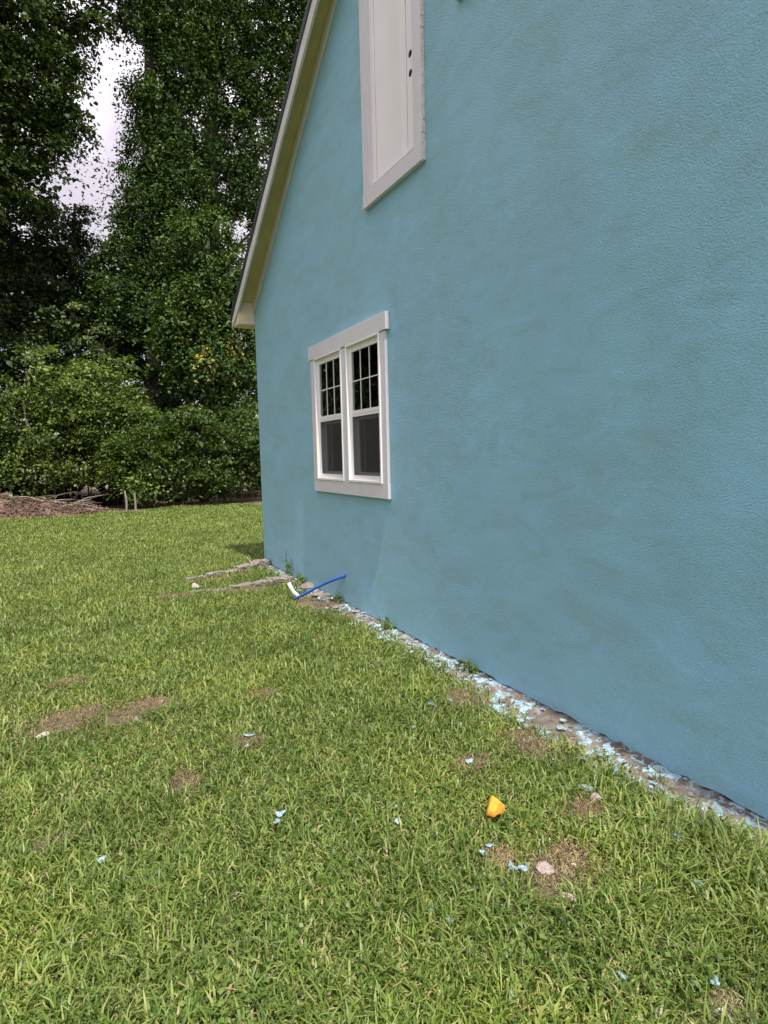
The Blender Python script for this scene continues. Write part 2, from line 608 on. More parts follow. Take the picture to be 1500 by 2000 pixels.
FOOT_W = np.array([0.17, 0.17, 0.18, 0.22, 0.27, 0.28, 0.19, 0.12, 0.16, 0.15, 0.12, 0.09, 0.05])


def height(x, y):
    h = 0.016 * np.sin(1.9 * x + 0.7) * np.sin(1.5 * y + 0.4) + 0.010 * np.sin(4.3 * x + 1.1 * y) + 0.006 * np.sin(9.1 * y - 5.3 * x + 1.0)
    fade = np.clip((-x - 0.05) / 0.6, 0, 1)
    fade = np.where(y > 9.4, 1.0, fade)
    far = np.clip((26 - y) / 4, 0, 1) * np.clip((14 + x) / 4, 0, 1) * np.clip((y + 4) / 2, 0, 1) * np.clip((9 - x) / 3, 0, 1)
    return h * fade * far - 0.004


def wob(x, y):
    return 0.5 * np.sin(23 * x + 7 * y) + 0.35 * np.sin(-17 * y + 31 * x + 2.0) + 0.3 * np.sin(47 * y + 12 * x + 1.0)


def bareness(x, y):
    b = np.zeros_like(x)
    for cx, cy, a, c, t in BARE:
        dx, dy = x - cx, y - cy
        u = (dx * math.cos(t) + dy * math.sin(t)) / a
        v = (-dx * math.sin(t) + dy * math.cos(t)) / c
        d = np.sqrt(u * u + v * v) + 0.30 * wob(x, y) + 0.16 * wob(2.7 * x + 1, 2.3 * y)
        b = np.maximum(b, np.clip((1.25 - d) / 0.5, 0, 1))
    foot = np.interp(y, FOOT_Y, FOOT_W)
    k = np.clip((x + foot + 0.01 + 0.08 * wob(x, y)) / 0.12, 0, 1) * (y < 8.9)
    b = np.maximum(b, k)
    # leaf litter under the trees
    b = np.maximum(b, np.clip((y - 20.6 - 0.5 * np.sin(1.3 * x) - 0.3 * np.sin(3.1 * x + 1)) / 0.7, 0, 1))
    return b


def axis(lo, hi, step, far):
    core = np.arange(lo, hi + step * 0.5, step)
    out = [far * (0.5 ** k) for k in range(0, 6)]
    return np.unique(np.concatenate([lo - np.array(out), core, hi + np.array(out)]))


gx = np.unique(np.concatenate([axis(-12, 6, 0.3, 400.0), np.arange(-4, 0.3, 0.06)]))
gy = np.unique(np.concatenate([axis(-4, 27, 0.3, 500.0), np.arange(0.4, 9, 0.06)]))
X, Y = np.meshgrid(gx, gy)
Z = height(X, Y)
Zv = np.stack([X, Y, Z], -1).reshape(-1, 3)
nx = len(gx)
ii = (np.arange(len(gy) - 1)[:, None] * nx + np.arange(nx - 1)[None]).ravel()
quads = np.stack([ii, ii + 1, ii + nx + 1, ii + nx], -1)
me = bpy.data.meshes.new("ground")
me.vertices.add(len(Zv))
me.vertices.foreach_set('co', Zv.astype(np.float32).ravel())
me.loops.add(quads.size)
me.loops.foreach_set('vertex_index', quads.astype(np.int32).ravel())
me.polygons.add(len(quads))
me.polygons.foreach_set('loop_start', np.arange(0, quads.size, 4, dtype=np.int32))
me.update(calc_edges=True)
ba = me.attributes.new("bare", 'FLOAT', 'POINT')
ba.data.foreach_set('value', bareness(X, Y).ravel().astype(np.float32))
me.materials.append(MAT['ground'])
ground = bpy.data.objects.new("ground", me)
C.objects.link(ground)
tag(ground, kind='structure')

# ------------------------------------------------------------------ house
RIDGE_Y, END_Y, SLOPE = 2.83, 8.868, 2.0 / 3.0
NEAR_Y = 2 * RIDGE_Y - END_Y
LEN_X = 9.0


def zw(y):
    """height of the rake soffit where it meets the wall"""
    return 3.825 + (END_Y - RIDGE_Y - abs(y - RIDGE_Y)) * SLOPE


def over(y):
    """rake overhang, a little narrower towards the ridge"""
    return 0.25 - 0.0176 * (END_Y - RIDGE_Y - abs(y - RIDGE_Y))


house = empty("house", (0, RIDGE_Y, 0))
tag(house, "light blue stuccoed gable house with white trimmed windows and dark roof edge", "house")

# gable wall with its three openings
WIN = (4.80, 6.45, 1.30, 2.66)          # y0, y1, z0, z1
DOOR = (4.185, 4.955, 3.905, 5.95)
WIN2 = (2.62, 3.50, 4.72, 5.95)


def gable_wall():
    rnd = random.Random(3)
    base = []
    y = END_Y
    while y > NEAR_Y:
        base.append((y, 0.022 + rnd.uniform(-0.010, 0.012)))
        y -= rnd.uniform(0.03, 0.08)
    base.append((NEAR_Y, 0.02))
    outer = base + [(NEAR_Y, zw(NEAR_Y)), (RIDGE_Y, zw(RIDGE_Y)), (END_Y, zw(END_Y))]
    loops = [outer]
    for a, b, c, d in (WIN, DOOR, WIN2):
        loops.append([(a, c), (a, d), (b, d), (b, c)])
    tris = tessellate_polygon([[Vector((y, z, 0)) for y, z in lp] for lp in loops])
    pts = [p for lp in loops for p in lp]
    n = len(pts)
    mb = MB()
    T = 0.16
    mb.v = [(0.0, y, z) for y, z in pts] + [(T, y, z) for y, z in pts]
    mb.f = [tuple(t) for t in tris] + [tuple(n + i for i in t[::-1]) for t in tris]
    s = 0
    for lp in loops:
        k = len(lp)
        mb.f += [(s + i, s + (i + 1) % k, n + s + (i + 1) % k, n + s + i) for i in range(k)]
        s += k
    return mb


part(house, "gable_wall", gable_wall(), 'stucco')
part(house, "side_wall", MB().box(0.16, LEN_X, END_Y - 0.16, END_Y, 0.0, 3.6), 'stucco')
part(house, "side_wall", MB().box(0.16, LEN_X, NEAR_Y, NEAR_Y + 0.16, 0.0, 3.6), 'stucco')
part(house, "rear_wall", MB().prism([(NEAR_Y, 0), (END_Y, 0), (END_Y, 3.6), (RIDGE_Y, zw(RIDGE_Y) - 0.1), (NEAR_Y, 3.6)], LEN_X, LEN_X + 0.16), 'stucco')
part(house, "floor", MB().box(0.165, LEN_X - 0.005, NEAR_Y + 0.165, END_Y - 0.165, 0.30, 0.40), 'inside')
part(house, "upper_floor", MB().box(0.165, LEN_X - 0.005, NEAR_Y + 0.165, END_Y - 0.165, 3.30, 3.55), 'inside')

# footing: a ragged apron of old concrete with spilt paint along the wall
mb = MB()
ys = np.arange(NEAR_Y, END_Y + 0.01, 0.05)
NU = 9
for j, y in enumerate(ys):
    w = float(np.interp(y, FOOT_Y, FOOT_W)) + 0.03 * float(wob(np.array(0.3), np.array(y))) + 0.05
    for i in range(NU):
        u = i / (NU - 1)
        x = 0.06 - (w + 0.06) * u
        z = 0.018 * (1 - u) + 0.002 + 0.010 * math.sin(31 * y + 9 * u) * math.sin(17 * y - 23 * u + 1) + 0.006 * math.sin(57 * y + 3) + random.uniform(-.005, .005)
        if i == NU - 1:
            z = -0.05
        if i == 0:
            z = 0.022
        mb.v.append((x, float(y), z))
for j in range(len(ys) - 1):
    for i in range(NU - 1):
        q = j * NU + i
        mb.f.append((q, q + 1, q + NU + 1, q + NU))
part(house, "footing", mb, 'footing')

rs = np.random.default_rng(90)
mbr = MB()
for k in range(420):
    y = rs.uniform(0.6, 8.7)
    w = float(np.interp(y, FOOT_Y, FOOT_W))
    x = -0.03 - (w + 0.10) * rs.random() ** 0.8
    a_ = rs.uniform(0.006, 0.020) * (1.8 if rs.random() < 0.10 else 1)
    b0 = len(mbr.v)
    j_ = rs.uniform(0.6, 1.3, (6, 3)) * a_
    zc = 0.016 * (1 + x / (w + .1)) + 0.004
    mbr.v += [(x + j_[0][0], y, zc), (x, y + j_[1][0], zc), (x - j_[2][0], y, zc), (x, y - j_[3][0], zc), (x + .3 * j_[4][0], y, zc + .7 * j_[4][1]), (x, y, zc - .5 * j_[5][1])]
    mbr.f += [(b0 + p_, b0 + (p_ + 1) % 4, b0 + 4) for p_ in range(4)] + [(b0 + (p_ + 1) % 4, b0 + p_, b0 + 5) for p_ in range(4)]
tag(part(house, "footing_rubble", mbr, 'footing'), kind='stuff')

# roof
roof = part(house, "roof", MB(), 'roof')
for sgn in (1, -1):
    yv = lambda y: y if sgn > 0 else 2 * RIDGE_Y - y
    eave = 9.215
    z_e = zw(END_Y) - (eave - END_Y) * SLOPE

    # roof deck with its dark metal edge
    mb = MB()
    pts = []
    for y, z in ((eave, z_e), (RIDGE_Y, zw(RIDGE_Y))):
        o_ = 0.25 - 0.0176 * (END_Y - y) + 0.012
        pts += [(-o_, yv(y), z + 0.004), (-o_, yv(y), z + 0.092), (LEN_X + 0.4, yv(y), z + 0.092), (LEN_X + 0.4, yv(y), z + 0.004)]
    mb.v = pts
    mb.f = [(0, 1, 2, 3), (7, 6, 5, 4), (0, 4, 5, 1), (1, 5, 6, 2), (2, 6, 7, 3), (3, 7, 4, 0)]
    part(roof, "roof_slope", mb, 'roof')

    # rake fascia board: follows the slope, plumb cut at the eave
    for dx0, dx1, dz0, dz1, nm, mt in ((0.0, 0.013, -0.150, 0.0, "rake_fascia", 'fascia'), (0.0135, 0.022, -0.158, -0.005, "rake_moulding", 'fascia')):
        mb = MB()
        yy = np.linspace(9.190 if nm == "rake_fascia" else END_Y - 0.004, RIDGE_Y, 26)
        for y in yy:
            o_ = 0.25 - 0.0176 * (END_Y - y)
            zc = zw(END_Y) - (y - END_Y) * SLOPE if y > END_Y else zw(y)
            lo = max(zc + dz0, 3.508)
            hi = zc + dz1
            jig = 0.002 * math.sin(9 * y)
            mb.v += [(-o_ + dx0 + jig, yv(y), lo), (-o_ + dx0 + jig, yv(y), hi), (-o_ + dx1 + jig, yv(y), hi), (-o_ + dx1 + jig, yv(y), lo)]
        for i in range(len(yy) - 1):
            q = i * 4
            for k in range(4):
                mb.f.append((q + k, q + (k + 1) % 4, q + 4 + (k + 1) % 4, q + 4 + k))
        mb.f += [(0, 1, 2, 3), (len(mb.v) - 1, len(mb.v) - 2, len(mb.v) - 3, len(mb.v) - 4)]
        part(roof, nm, mb, mt)

    # rake soffit
    mb = MB()
    yy = np.linspace(END_Y - 0.003, RIDGE_Y, 12)
    for y in yy:
        o_ = over(y) - 0.0225
        z = zw(y)
        mb.v += [(-o_, yv(y), z - 0.012), (-o_, yv(y), z), (-0.0005, yv(y), z), (-0.0005, yv(y), z - 0.012)]
    for i in range(len(yy) - 1):
        q = i * 4
        for k in range(4):
            mb.f.append((q + k, q + (k + 1) % 4, q + 4 + (k + 1) % 4, q + 4 + k))
    part(roof, "rake_soffit", mb, 'soffit')

    # frieze board on the wall under the soffit, in two unequal lengths
    cuts = [END_Y - 0.002, 7.05, RIDGE_Y + 0.002]
    for a, b, t in ((cuts[0], cuts[1], 0.020), (cuts[1] - 0.004, cuts[2], 0.024)):
        mb = MB()
        poly = [(yv(a), zw(a) - 0.165), (yv(a), zw(a) - 0.014), (yv(b), zw(b) - 0.014), (yv(b), zw(b) - 0.165 - 0.004)]
        mb.prism(poly, -t, -0.002)
        part(roof, "frieze_board", mb, 'fascia')

    # boxed eave with its return
    mb = MB()
    y0, y1 = END_Y + 0.004, 9.186
    poly = [(yv(y0), 3.512), (yv(y1), 3.512), (yv(y1), zw(END_Y) - (y1 - END_Y) * SLOPE - 0.002), (yv(y0), zw(END_Y) - 0.006)]
    mb.prism(poly, -0.2355, LEN_X)
    part(roof, "eave_return", mb, 'return')


# ------------------------------------------------------------------ the twin window
def frame_ring(mb, y0, y1, z0, z1, w, x0, x1):
    """four butted bars round an opening"""
    mb.box(x0, x1, y0, y0 + w, z0, z1)
    mb.box(x0, x1, y1 - w, y1, z0, z1)
    mb.box(x0, x1, y0 + w, y1 - w, z0, z0 + w)
    mb.box(x0, x1, y0 + w, y1 - w, z1 - w, z1)
    return mb


twin = empty("window", (0, 0, 0), house)
twin.location = (0, 5.63 - RIDGE_Y, 1.2)
twin['label'] = "twin double hung window with wide grey trim boards"
part(twin, "head_trim", MB().box(-0.042, -0.001, 4.692, 6.60, 2.657, 2.806), 'trim', bevel=0.003)
part(twin, "side_trim", MB().box(-0.030, -0.001, 4.733, 4.845, 1.333, 2.652), 'trim', bevel=0.002)
part(twin, "side_trim", MB().box(-0.030, -0.001, 6.425, 6.560, 1.333, 2.652), 'trim', bevel=0.002)
part(twin, "mullion_trim", MB().box(-0.029, -0.001, 5.558, 5.690, 1.333, 2.652), 'trim', bevel=0.002)
part(twin, "apron_trim", MB().box(-0.031, -0.001, 4.728, 6.556, 1.188, 1.331), 'trim', bevel=0.002)
for (y0, y1) in ((4.832, 5.566), (5.684, 6.430)):
    z0, z1 = 1.322, 2.662
    # outer frame: raised bead, then a stepped face
    mb = MB()
    frame_ring(mb, y0, y1, z0, z1, 0.022, -0.042, 0.030)
    frame_ring(mb, y0 + 0.0222, y1 - 0.0222, z0 + 0.0222, z1 - 0.0222, 0.020, -0.014, 0.090)
    part(twin, "window_frame", mb, 'vinyl', bevel=0.0025)
    part(twin, "frame_sill", MB().box(-0.030, -0.0225, y0 + 0.03, y1 - 0.03, z0 + 0.024, z0 + 0.036), 'vinyl')
    yi0, yi1, zi0, zi1 = y0 + 0.0425, y1 - 0.0425, z0 + 0.0425, z1 - 0.0425
    zm = 1.985
    # upper sash, further out
    part(twin, "upper_sash", frame_ring(MB(), yi0, yi1, zm - 0.002, zi1, 0.036, -0.012, 0.022), 'vinyl', bevel=0.002)
    gy0, gy1, gz0, gz1 = yi0 + 0.036, yi1 - 0.036, zm + 0.034, zi1 - 0.036
    bw = 0.009
    cw = (gy1 - gy0 - 2 * bw) / 3
    zh = (gz0 + gz1) / 2
    bars = []
    for k in (1, 2):
        yb = gy0 + k * cw + (k - 1) * bw
        part(twin, "muntin", MB().box(-0.006, -0.0005, yb, yb + bw, gz0, gz1), 'vinyl')
    for k in range(3):
        ya = gy0 + k * (cw + bw)
        part(twin, "muntin", MB().box(-0.006, -0.0005, ya + 0.0005, ya + cw - 0.0005, zh - bw / 2, zh + bw / 2), 'vinyl')
        for za, zb in ((gz0, zh - bw / 2), (zh + bw / 2, gz1)):
            part(twin, "pane", MB().box(0.000, 0.004, ya - 0.0054, ya + cw + 0.0054, za - 0.0054 * (za > gz0), zb + 0.0054 * (zb < gz1)), 'glass')
    # half screen in front of the lower sash
    part(twin, "screen_frame", frame_ring(MB(), yi0, yi1, zi0, zm - 0.004, 0.022, -0.012, 0.006), 'vinyl', bevel=0.0015)
    part(twin, "screen", MB().box(-0.004, -0.003, yi0 + 0.0225, yi1 - 0.0225, zi0 + 0.0225, zm - 0.0265), 'screen')
    part(twin, "lower_sash", frame_ring(MB(), yi0, yi1, zi0, zm - 0.004, 0.050, 0.040, 0.072), 'vinyl', bevel=0.002)
    part(twin, "pane", MB().box(0.054, 0.058, yi0 + 0.051, yi1 - 0.051, zi0 + 0.051, zm - 0.055), 'glass')
    part(twin, "jamb_lining", frame_ring(MB(), y0 + 0.005, y1 - 0.005, z0 + 0.005, z1 - 0.005, 0.03, 0.0905, 0.165), 'vinyl')
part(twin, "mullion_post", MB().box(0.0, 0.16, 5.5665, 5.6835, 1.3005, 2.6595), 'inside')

# sheer curtain inside the nearer light, drawn to the far side
mb = MB()
N = 60
for i in range(N + 1):
    u = i / N
    for j in range(9):
        v = j / 8
        spread = 0.10 + 0.05 * math.sin(v * 2.6)
        y = 5.50 - u * spread
        x = 0.20 + 0.018 * math.sin(u * 34) * (0.6 + 0.4 * v) + 0.02 * v
        mb.v.append((x, y, 2.60 - 1.20 * v))
for i in range(N):
    for j in range(8):
        q = i * 9 + j
        mb.f.append((q, q + 1, q + 10, q + 9))
part(twin, "curtain", mb, 'curtain', smooth=True)

# ------------------------------------------------------------------ upper door
dr = empty("door", (0, 0, 0), house)
dr.location = (0, 4.57 - RIDGE_Y, 3.77)
dr['label'] = "white upper storey door without steps, two empty lock holes"
a, b, c, d = DOOR
part(dr, "side_trim", MB().box(-0.032, -0.001, a - 0.118, a + 0.004, c - 0.002, 6.0), 'trim', bevel=0.002)
part(dr, "side_trim", MB().box(-0.032, -0.001, b - 0.004, b + 0.128, c - 0.002, 6.0), 'trim', bevel=0.002)
part(dr, "head_trim", MB().box(-0.045, -0.001, a - 0.14, b + 0.15, 6.002, 6.14), 'trim', bevel=0.003)
part(dr, "sill_trim", MB().box(-0.040, -0.001, a - 0.116, b + 0.126, 3.770, 3.898), 'trim', bevel=0.002)
mb = MB()                      # rough caulk down the near edge of the trim
rn = random.Random(5)
z = 3.775
while z < 6.1:
    h_ = rn.uniform(0.02, 0.07)
    mb.box(-0.032 + rn.uniform(0, 0.008), -0.0015, a - 0.118 - rn.uniform(0.004, 0.011), a - 0.1175, z, z + h_ - 0.0005)
    z += h_
part(dr, "caulk", mb, 'caulk')
part(dr, "jamb", MB().box(-0.001, 0.10, a + 0.0005, a + 0.020, c + 0.0005, d - 0.001), 'door')
part(dr, "jamb", MB().box(-0.001, 0.10, b - 0.020, b - 0.0005, c + 0.0005, d - 0.001), 'door')
part(dr, "threshold", MB().box(-0.026, 0.10, a + 0.0205, b - 0.0205, c + 0.012, c + 0.024), 'door', bevel=0.002)
# slab: lock stile with the two bored holes, a raised strip and a long flat panel
ya, yb = a + 0.022, b - 0.022
stile = (ya, 4.335)
mb = MB()
loops = [[(stile[0], c + 0.02), (stile[0], d - 0.005), (stile[1], d - 0.005), (stile[1], c + 0.02)]]
hy = 4.283
for hz in (4.508, 4.648):
    loops.append([(hy + 0.027 * math.cos(t), hz + 0.027 * math.sin(t)) for t in np.linspace(0, 2 * math.pi, 25)[:-1]])
tris = tessellate_polygon([[Vector((y, z, 0)) for y, z in lp] for lp in loops])
pts = [p for lp in loops for p in lp]
mb.v = [(0.008, y, z) for y, z in pts] + [(0.0105, y, z) for y, z in pts]
n_ = len(pts)
mb.f = [tuple(t) for t in tris] + [tuple(n_ + i for i in t[::-1]) for t in tris]
s = 0
for lp in loops:
    k = len(lp)
    mb.f += [(s + i, s + (i + 1) % k, n_ + s + (i + 1) % k, n_ + s + i) for i in range(k)]
    s += k
part(dr, "lock_stile", mb, 'door')
for hz in (4.508, 4.648):
    mb = MB()
    mb.tube([(0.0125, hy, hz), (0.013, hy, hz), (0.045, hy, hz)], 0.034, 24)
    part(dr, "lock_bore_shade", mb, 'shade_black')  # closed dark plug, the hole's shade put into its colour
part(dr, "panel_strip", MB().box(0.004, 0.044, 4.341, 4.438, c + 0.018, d - 0.005), 'door', bevel=0.002)
mb = MB()                      # panel, dished very slightly as such skins are
NP = 14
for i in range(NP + 1):
    u = i / NP
    y = 4.443 + (yb - 0.053 - 4.443) * u
    x = 0.010 + 0.010 * math.sin(math.pi * u)
    mb.v += [(x, y, c + 0.018), (x, y, d - 0.005)]
for i in range(NP):
    q = i * 2
    mb.f.append((q, q + 1, q + 3, q + 2))
part(dr, "door_panel", mb, 'door', smooth=True)
part(dr, "door_core", MB().box(0.047, 0.055, ya, yb, c + 0.016, d - 0.004), 'shade_black')
part(dr, "hinge_stile", MB().box(0.006, 0.050, yb - 0.048, yb, c + 0.018, d - 0.005), 'door', bevel=0.002)

# ------------------------------------------------------------------ second upper window, only its lower corner shows
w2 = empty("window", (0, 0, 0), house)
w2.location = (0, 3.06 - RIDGE_Y, 4.6)
a, b, c, d = WIN2
part(w2, "side_trim", MB().box(-0.032, -0.001, a - 0.11, a + 0.003, c, d + 0.002), 'trim', bevel=0.002)
part(w2, "side_trim", MB().box(-0.032, -0.001, b - 0.003, b + 0.11, c, d + 0.002), 'trim', bevel=0.002)
part(w2, "head_trim", MB().box(-0.045, -0.001, a - 0.13, b + 0.13, d + 0.004, d + 0.14), 'trim', bevel=0.003)
part(w2, "apron_trim", MB().box(-0.034, -0.001, a - 0.11, b + 0.11, c - 0.125, c - 0.002), 'trim', bevel=0.002)
part(w2, "window_frame", frame_ring(MB(), a + 0.0035, b - 0.0035, c + 0.001, d - 0.001, 0.05, -0.02, 0.09), 'vinyl', bevel=0.002)
zmid = (c + d) / 2
part(w2, "meeting_rail", MB().box(-0.005, 0.04, a + 0.054, b - 0.054, zmid - 0.02, zmid + 0.02), 'vinyl')
part(w2, "pane", MB().box(0.015, 0.020, a + 0.0545, b - 0.0545, c + 0.052, zmid - 0.0205), 'glass')
part(w2, "pane", MB().box(0.010, 0.015, a + 0.0545, b - 0.0545, zmid + 0.0205, d - 0.052), 'glass')


# ------------------------------------------------------------------ trees
def leaf_quads(pos, nrm, size, rs, aspect=0.62, droop=0.25):
    n = len(pos)
    d = rs.normal(size=(n, 3))
    d -= nrm * (d * nrm).sum(1, keepdims=True)
    d /= np.linalg.norm(d, axis=1, keepdims=True) + 1e-9
    s = np.cross(nrm, d)
    L = size[:, None]
    w = L * aspect * 0.5
    p0 = pos
    p1 = pos + d * L * 0.45 + s * w + nrm * L * 0.06
    p2 = pos + d * L - nrm * L * droop
    p3 = pos + d * L * 0.45 - s * w + nrm * L * 0.06
    return np.stack([p0, p1, p2, p3], 1).reshape(-1, 3)


def crown_mesh(name, blobs, nleaf, leaf, rs, clump=0.42, shell=0.55, per=90, tone=(0.0, 1.0), yellow=0.02, aspect=0.62, squash=0.36):
    """blobs: (centre, radii, weight); leaves gathered in clumps spread through each volume"""
    vol = np.array([b[2] * (b[1][0] * b[1][1] * b[1][2]) ** (2 / 3) for b in blobs])
    share = vol / vol.sum()
    V, T = [], []
    for (c, r, w), s in zip(blobs, share):
        nc = max(3, int(nleaf * s / per))
        u = rs.normal(size=(nc, 3))
        u /= np.linalg.norm(u, axis=1, keepdims=True)
        rad = rs.random(nc) ** (1 / 3.0)
        rad = shell + (1 - shell) * rad
        rad *= 1 + 0.10 * np.clip(rs.normal(size=nc), -2, 1.2)
        cc = np.array(c) + u * rad[:, None] * np.array(r)
        csize = clump * np.exp(0.45 * rs.normal(size=nc))
        ctone = rs.random(nc)
        idx = np.repeat(np.arange(nc), per)
        off = np.clip(rs.normal(size=(len(idx), 3)), -1.7, 1.7) * np.array([1, 1, squash]) / max(1.0, squash) ** 0.5
        off[:, 2] -= 0.22 * (off[:, 0] ** 2 + off[:, 1] ** 2)
        pos = cc[idx] + off * csize[idx][:, None] * 0.55
        out = u[idx]
        nrm = out * 0.45 + np.array([0, 0, 0.75]) + rs.normal(size=(len(idx), 3)) * 0.55
        nrm /= np.linalg.norm(nrm, axis=1, keepdims=True)
        sz = leaf * np.exp(0.28 * rs.normal(size=len(idx)))
        V.append(leaf_quads(pos, nrm, sz, rs, aspect))
        t = tone[0] + (tone[1] - tone[0]) * np.clip(0.62 * ctone[idx] + 0.38 * rs.random(len(idx)), 0, 0.97)
        yl = rs.random(nc)[idx] < yellow
        t = np.where(yl & (rs.random(len(idx)) < 0.7), 1.0, t)
        T.append(t)
    return fast_mesh(name, np.concatenate(V), 4, np.concatenate(T))


def px_blobs(lst, Yd, depth=0.8):
    """(px, py, rx, ry[, weight[, dY]]) ellipses of the picture turned into volumes at distance Yd"""
    out = []
    for e in lst:
        px, py, rx, ry = e[:4]
        w = e[4] if len(e) > 4 else 1.0
        yd = Yd + (e[5] if len(e) > 5 else 0.0)
        c = at(px, py, yd)
        dist = (RC.T @ (c - CAM))[2]
        k = dist / FPX
        out.append((c, (rx * k, max(0.5, (rx + ry) * 0.5 * k * depth), ry * k), w))
    return out


def tree_thing(name, label, cat, base, trunk_pts, trunk_r, limbs, blobs, nleaf, leaf, mat, seed, group=None, bark='bark', **kw):
    rs = np.random.default_rng(seed)
    root = empty(name, tuple(base))
    tag(root, label, cat, group)
    mb = MB()
    mb.tube(trunk_pts, trunk_r, 10)
    rr = random.Random(seed)
    for c, r, w in (blobs if limbs else []):
        # a limb from the trunk up into each mass of leaves
        zc = c[2] - r[2] * 0.9
        best = min(range(len(trunk_pts)), key=lambda i: abs(trunk_pts[i][2] - zc))
        p0 = Vector(trunk_pts[best])
        p3 = Vector(c)
        mid = p0.lerp(p3, 0.5) + Vector((rr.uniform(-.3, .3), rr.uniform(-.3, .3), rr.uniform(0, .5)))
        rb = trunk_r[best] * 0.38
        mb.tube([p0, p0.lerp(mid, 0.5), mid, mid.lerp(p3, 0.6), p3], [rb, rb * .85, rb * .65, rb * .4, rb * .15], 6)
    part(root, "trunk", mb, bark, smooth=True)
    me = crown_mesh("crown", blobs, nleaf, leaf, rs, **kw)
    me.transform(Matrix.Translation(-root.location))
    me.materials.append(MAT[mat])
    o = bpy.data.objects.new("crown", me)
    C.objects.link(o)
    o.parent = root
    return root


def trunk_line(px0, py0, px1, py1, Yd, r0, r1, n=7, seed=0, bottom=True):
    rr = random.Random(seed)
    a = at(px0, py0, Yd)
    b = at(px1, py1, Yd)
    if bottom:
        a = np.array([a[0], a[1], 0.0])
    P, R = [], []
    for i in range(n):
        t = i / (n - 1)
        p = a * (1 - t) + b * t
        k = 0 if i == 0 else 0.10
        P.append((p[0] + rr.uniform(-k, k), p[1] + rr.uniform(-k, k), p[2]))
        R.append(r0 * (1 - t) + r1 * t)
    R[0] *= 1.35
    return P, R


FOREST = "trees at the edge of the woods"
# sweetgum leaning in from the left
P, R = trunk_line(-95, 990, -70, -260, 24.0, 0.30, 0.12, seed=1)
tree_thing("sweetgum_tree", "tall sweetgum with hanging star leaved branches at the far left", "tree", P[0], P, R, True,
           px_blobs([(-90, 60, 110, 160), (10, 40, 110, 90), (40, 150, 95, 80), (30, 250, 90, 70), (110, 40, 60, 45, 1.0), (122, 130, 40, 40, .9), (85, 215, 55, 50), (128, 225, 30, 34, .7), (165, 262, 20, 16, .5),
                     (92, 290, 42, 36, .7), (40, 350, 62, 56), (-100, 320, 100, 160), (190, 45, 45, 30, .7), (-60, -170, 170, 130, .7), (225, 20, 40, 26, .8), (130, -120, 110, 90, .7)], 24.0),
           80000, 0.115, 'gum', 21, FOREST, clump=0.44, yellow=0.012, aspect=0.8)
# trunk wrapped in vines, middle
P, R = trunk_line(305, 990, 287, -300, 25.0, 0.34, 0.16, seed=2)
tree_thing("vine_clad_tree", "tall dark trunk wrapped in vines beside the sky gap", "tree", P[0], P, R, True,
           px_blobs([(335, 40, 80, 70), (300, 10, 50, 60, .8), (360, 130, 60, 70), (320, 210, 62, 60), (350, 290, 70, 60), (300, 300, 50, 70), (290, 400, 66, 70), (340, 400, 70, 70), (258, 165, 24, 18, .6, -.5),
                     (310, 490, 84, 70), (236, 490, 34, 34, .8), (290, 590, 100, 80), (330, -120, 120, 110, .6)], 25.0),
           92000, 0.115, 'vine', 22, FOREST, clump=0.40, yellow=0.010, squash=1.1)
# the next tree to the right, running up behind the rake
P, R = trunk_line(420, 990, 418, -300, 26.0, 0.32, 0.15, seed=3)
tree_thing("broadleaf_tree", "tall leafy tree rising directly behind the slanting roof edge", "tree", P[0], P, R, True,
           px_blobs([(430, 60, 70, 75), (490, 40, 60, 50, .8), (550, 70, 50, 60, .8), (440, 170, 60, 70), (510, 150, 55, 50, .8), (460, 270, 55, 70), (520, 260, 50, 55, .8), (430, 360, 60, 60), (500, 350, 50, 40, .7),
                     (520, 425, 36, 60, .9), (545, 215, 34, 60, .7), (590, 10, 60, 60, .8), (640, 120, 90, 120, .6), (480, -130, 150, 110, .6)], 26.0),
           78000, 0.125, 'vine', 23, FOREST, clump=0.46, yellow=0.008, squash=0.7)
# dark evergreen with a pointed top at the left
P, R = trunk_line(110, 990, 150, 400, 27.0, 0.26, 0.05, seed=4)
tree_thing("evergreen_tree", "dark pointed evergreen filling the left below the sky gap", "tree", P[0], P, R, True,
           px_blobs([(158, 440, 26, 44), (140, 500, 60, 50), (80, 470, 80, 70), (20, 430, 80, 70), (110, 570, 120, 80), (20, 560, 110, 90), (180, 590, 70, 70), (90, 680, 150, 90), (-60, 520, 90, 160), (20, 760, 150, 90)], 27.0),
           62000, 0.13, 'conifer', 24, FOREST, clump=0.5)
# understorey tree smothered by creeper, right of the middle
P, R = trunk_line(400, 992, 405, 440, 23.0, 0.14, 0.05, seed=5)
tree_thing("creeper_tree", "smaller tree smothered in bright creeper left of the eave", "tree", P[0], P, R, True,
           px_blobs([(395, 470, 55, 60), (440, 540, 50, 60), (400, 590, 75, 65), (450, 650, 55, 70), (400, 710, 80, 70), (470, 760, 50, 80), (350, 640, 50, 60)], 23.0),
           44000, 0.125, 'vine', 25, FOREST, clump=0.36, tone=(0.35, 1.0), yellow=0.004, squash=1.3)
# dense filler tree in the middle ground
P, R = trunk_line(225, 992, 220, 520, 25.5, 0.20, 0.05, seed=6)
tree_thing("shade_tree", "dense dark shade tree between the two bushes", "tree", P[0], P, R, True,
           px_blobs([(215, 560, 70, 60), (180, 660, 110, 80), (280, 690, 110, 90), (340, 790, 110, 80), (230, 780, 120, 80), (470, 850, 70, 90, 1, 1.0), (330, 880, 140, 90, 1, 1.0)], 25.5),
           42000, 0.13, 'conifer', 26, FOREST, clump=0.42, tone=(0.2, 1.0))

# bushes at the edge of the lawn
BUSH = "bushes at the edge of the lawn"


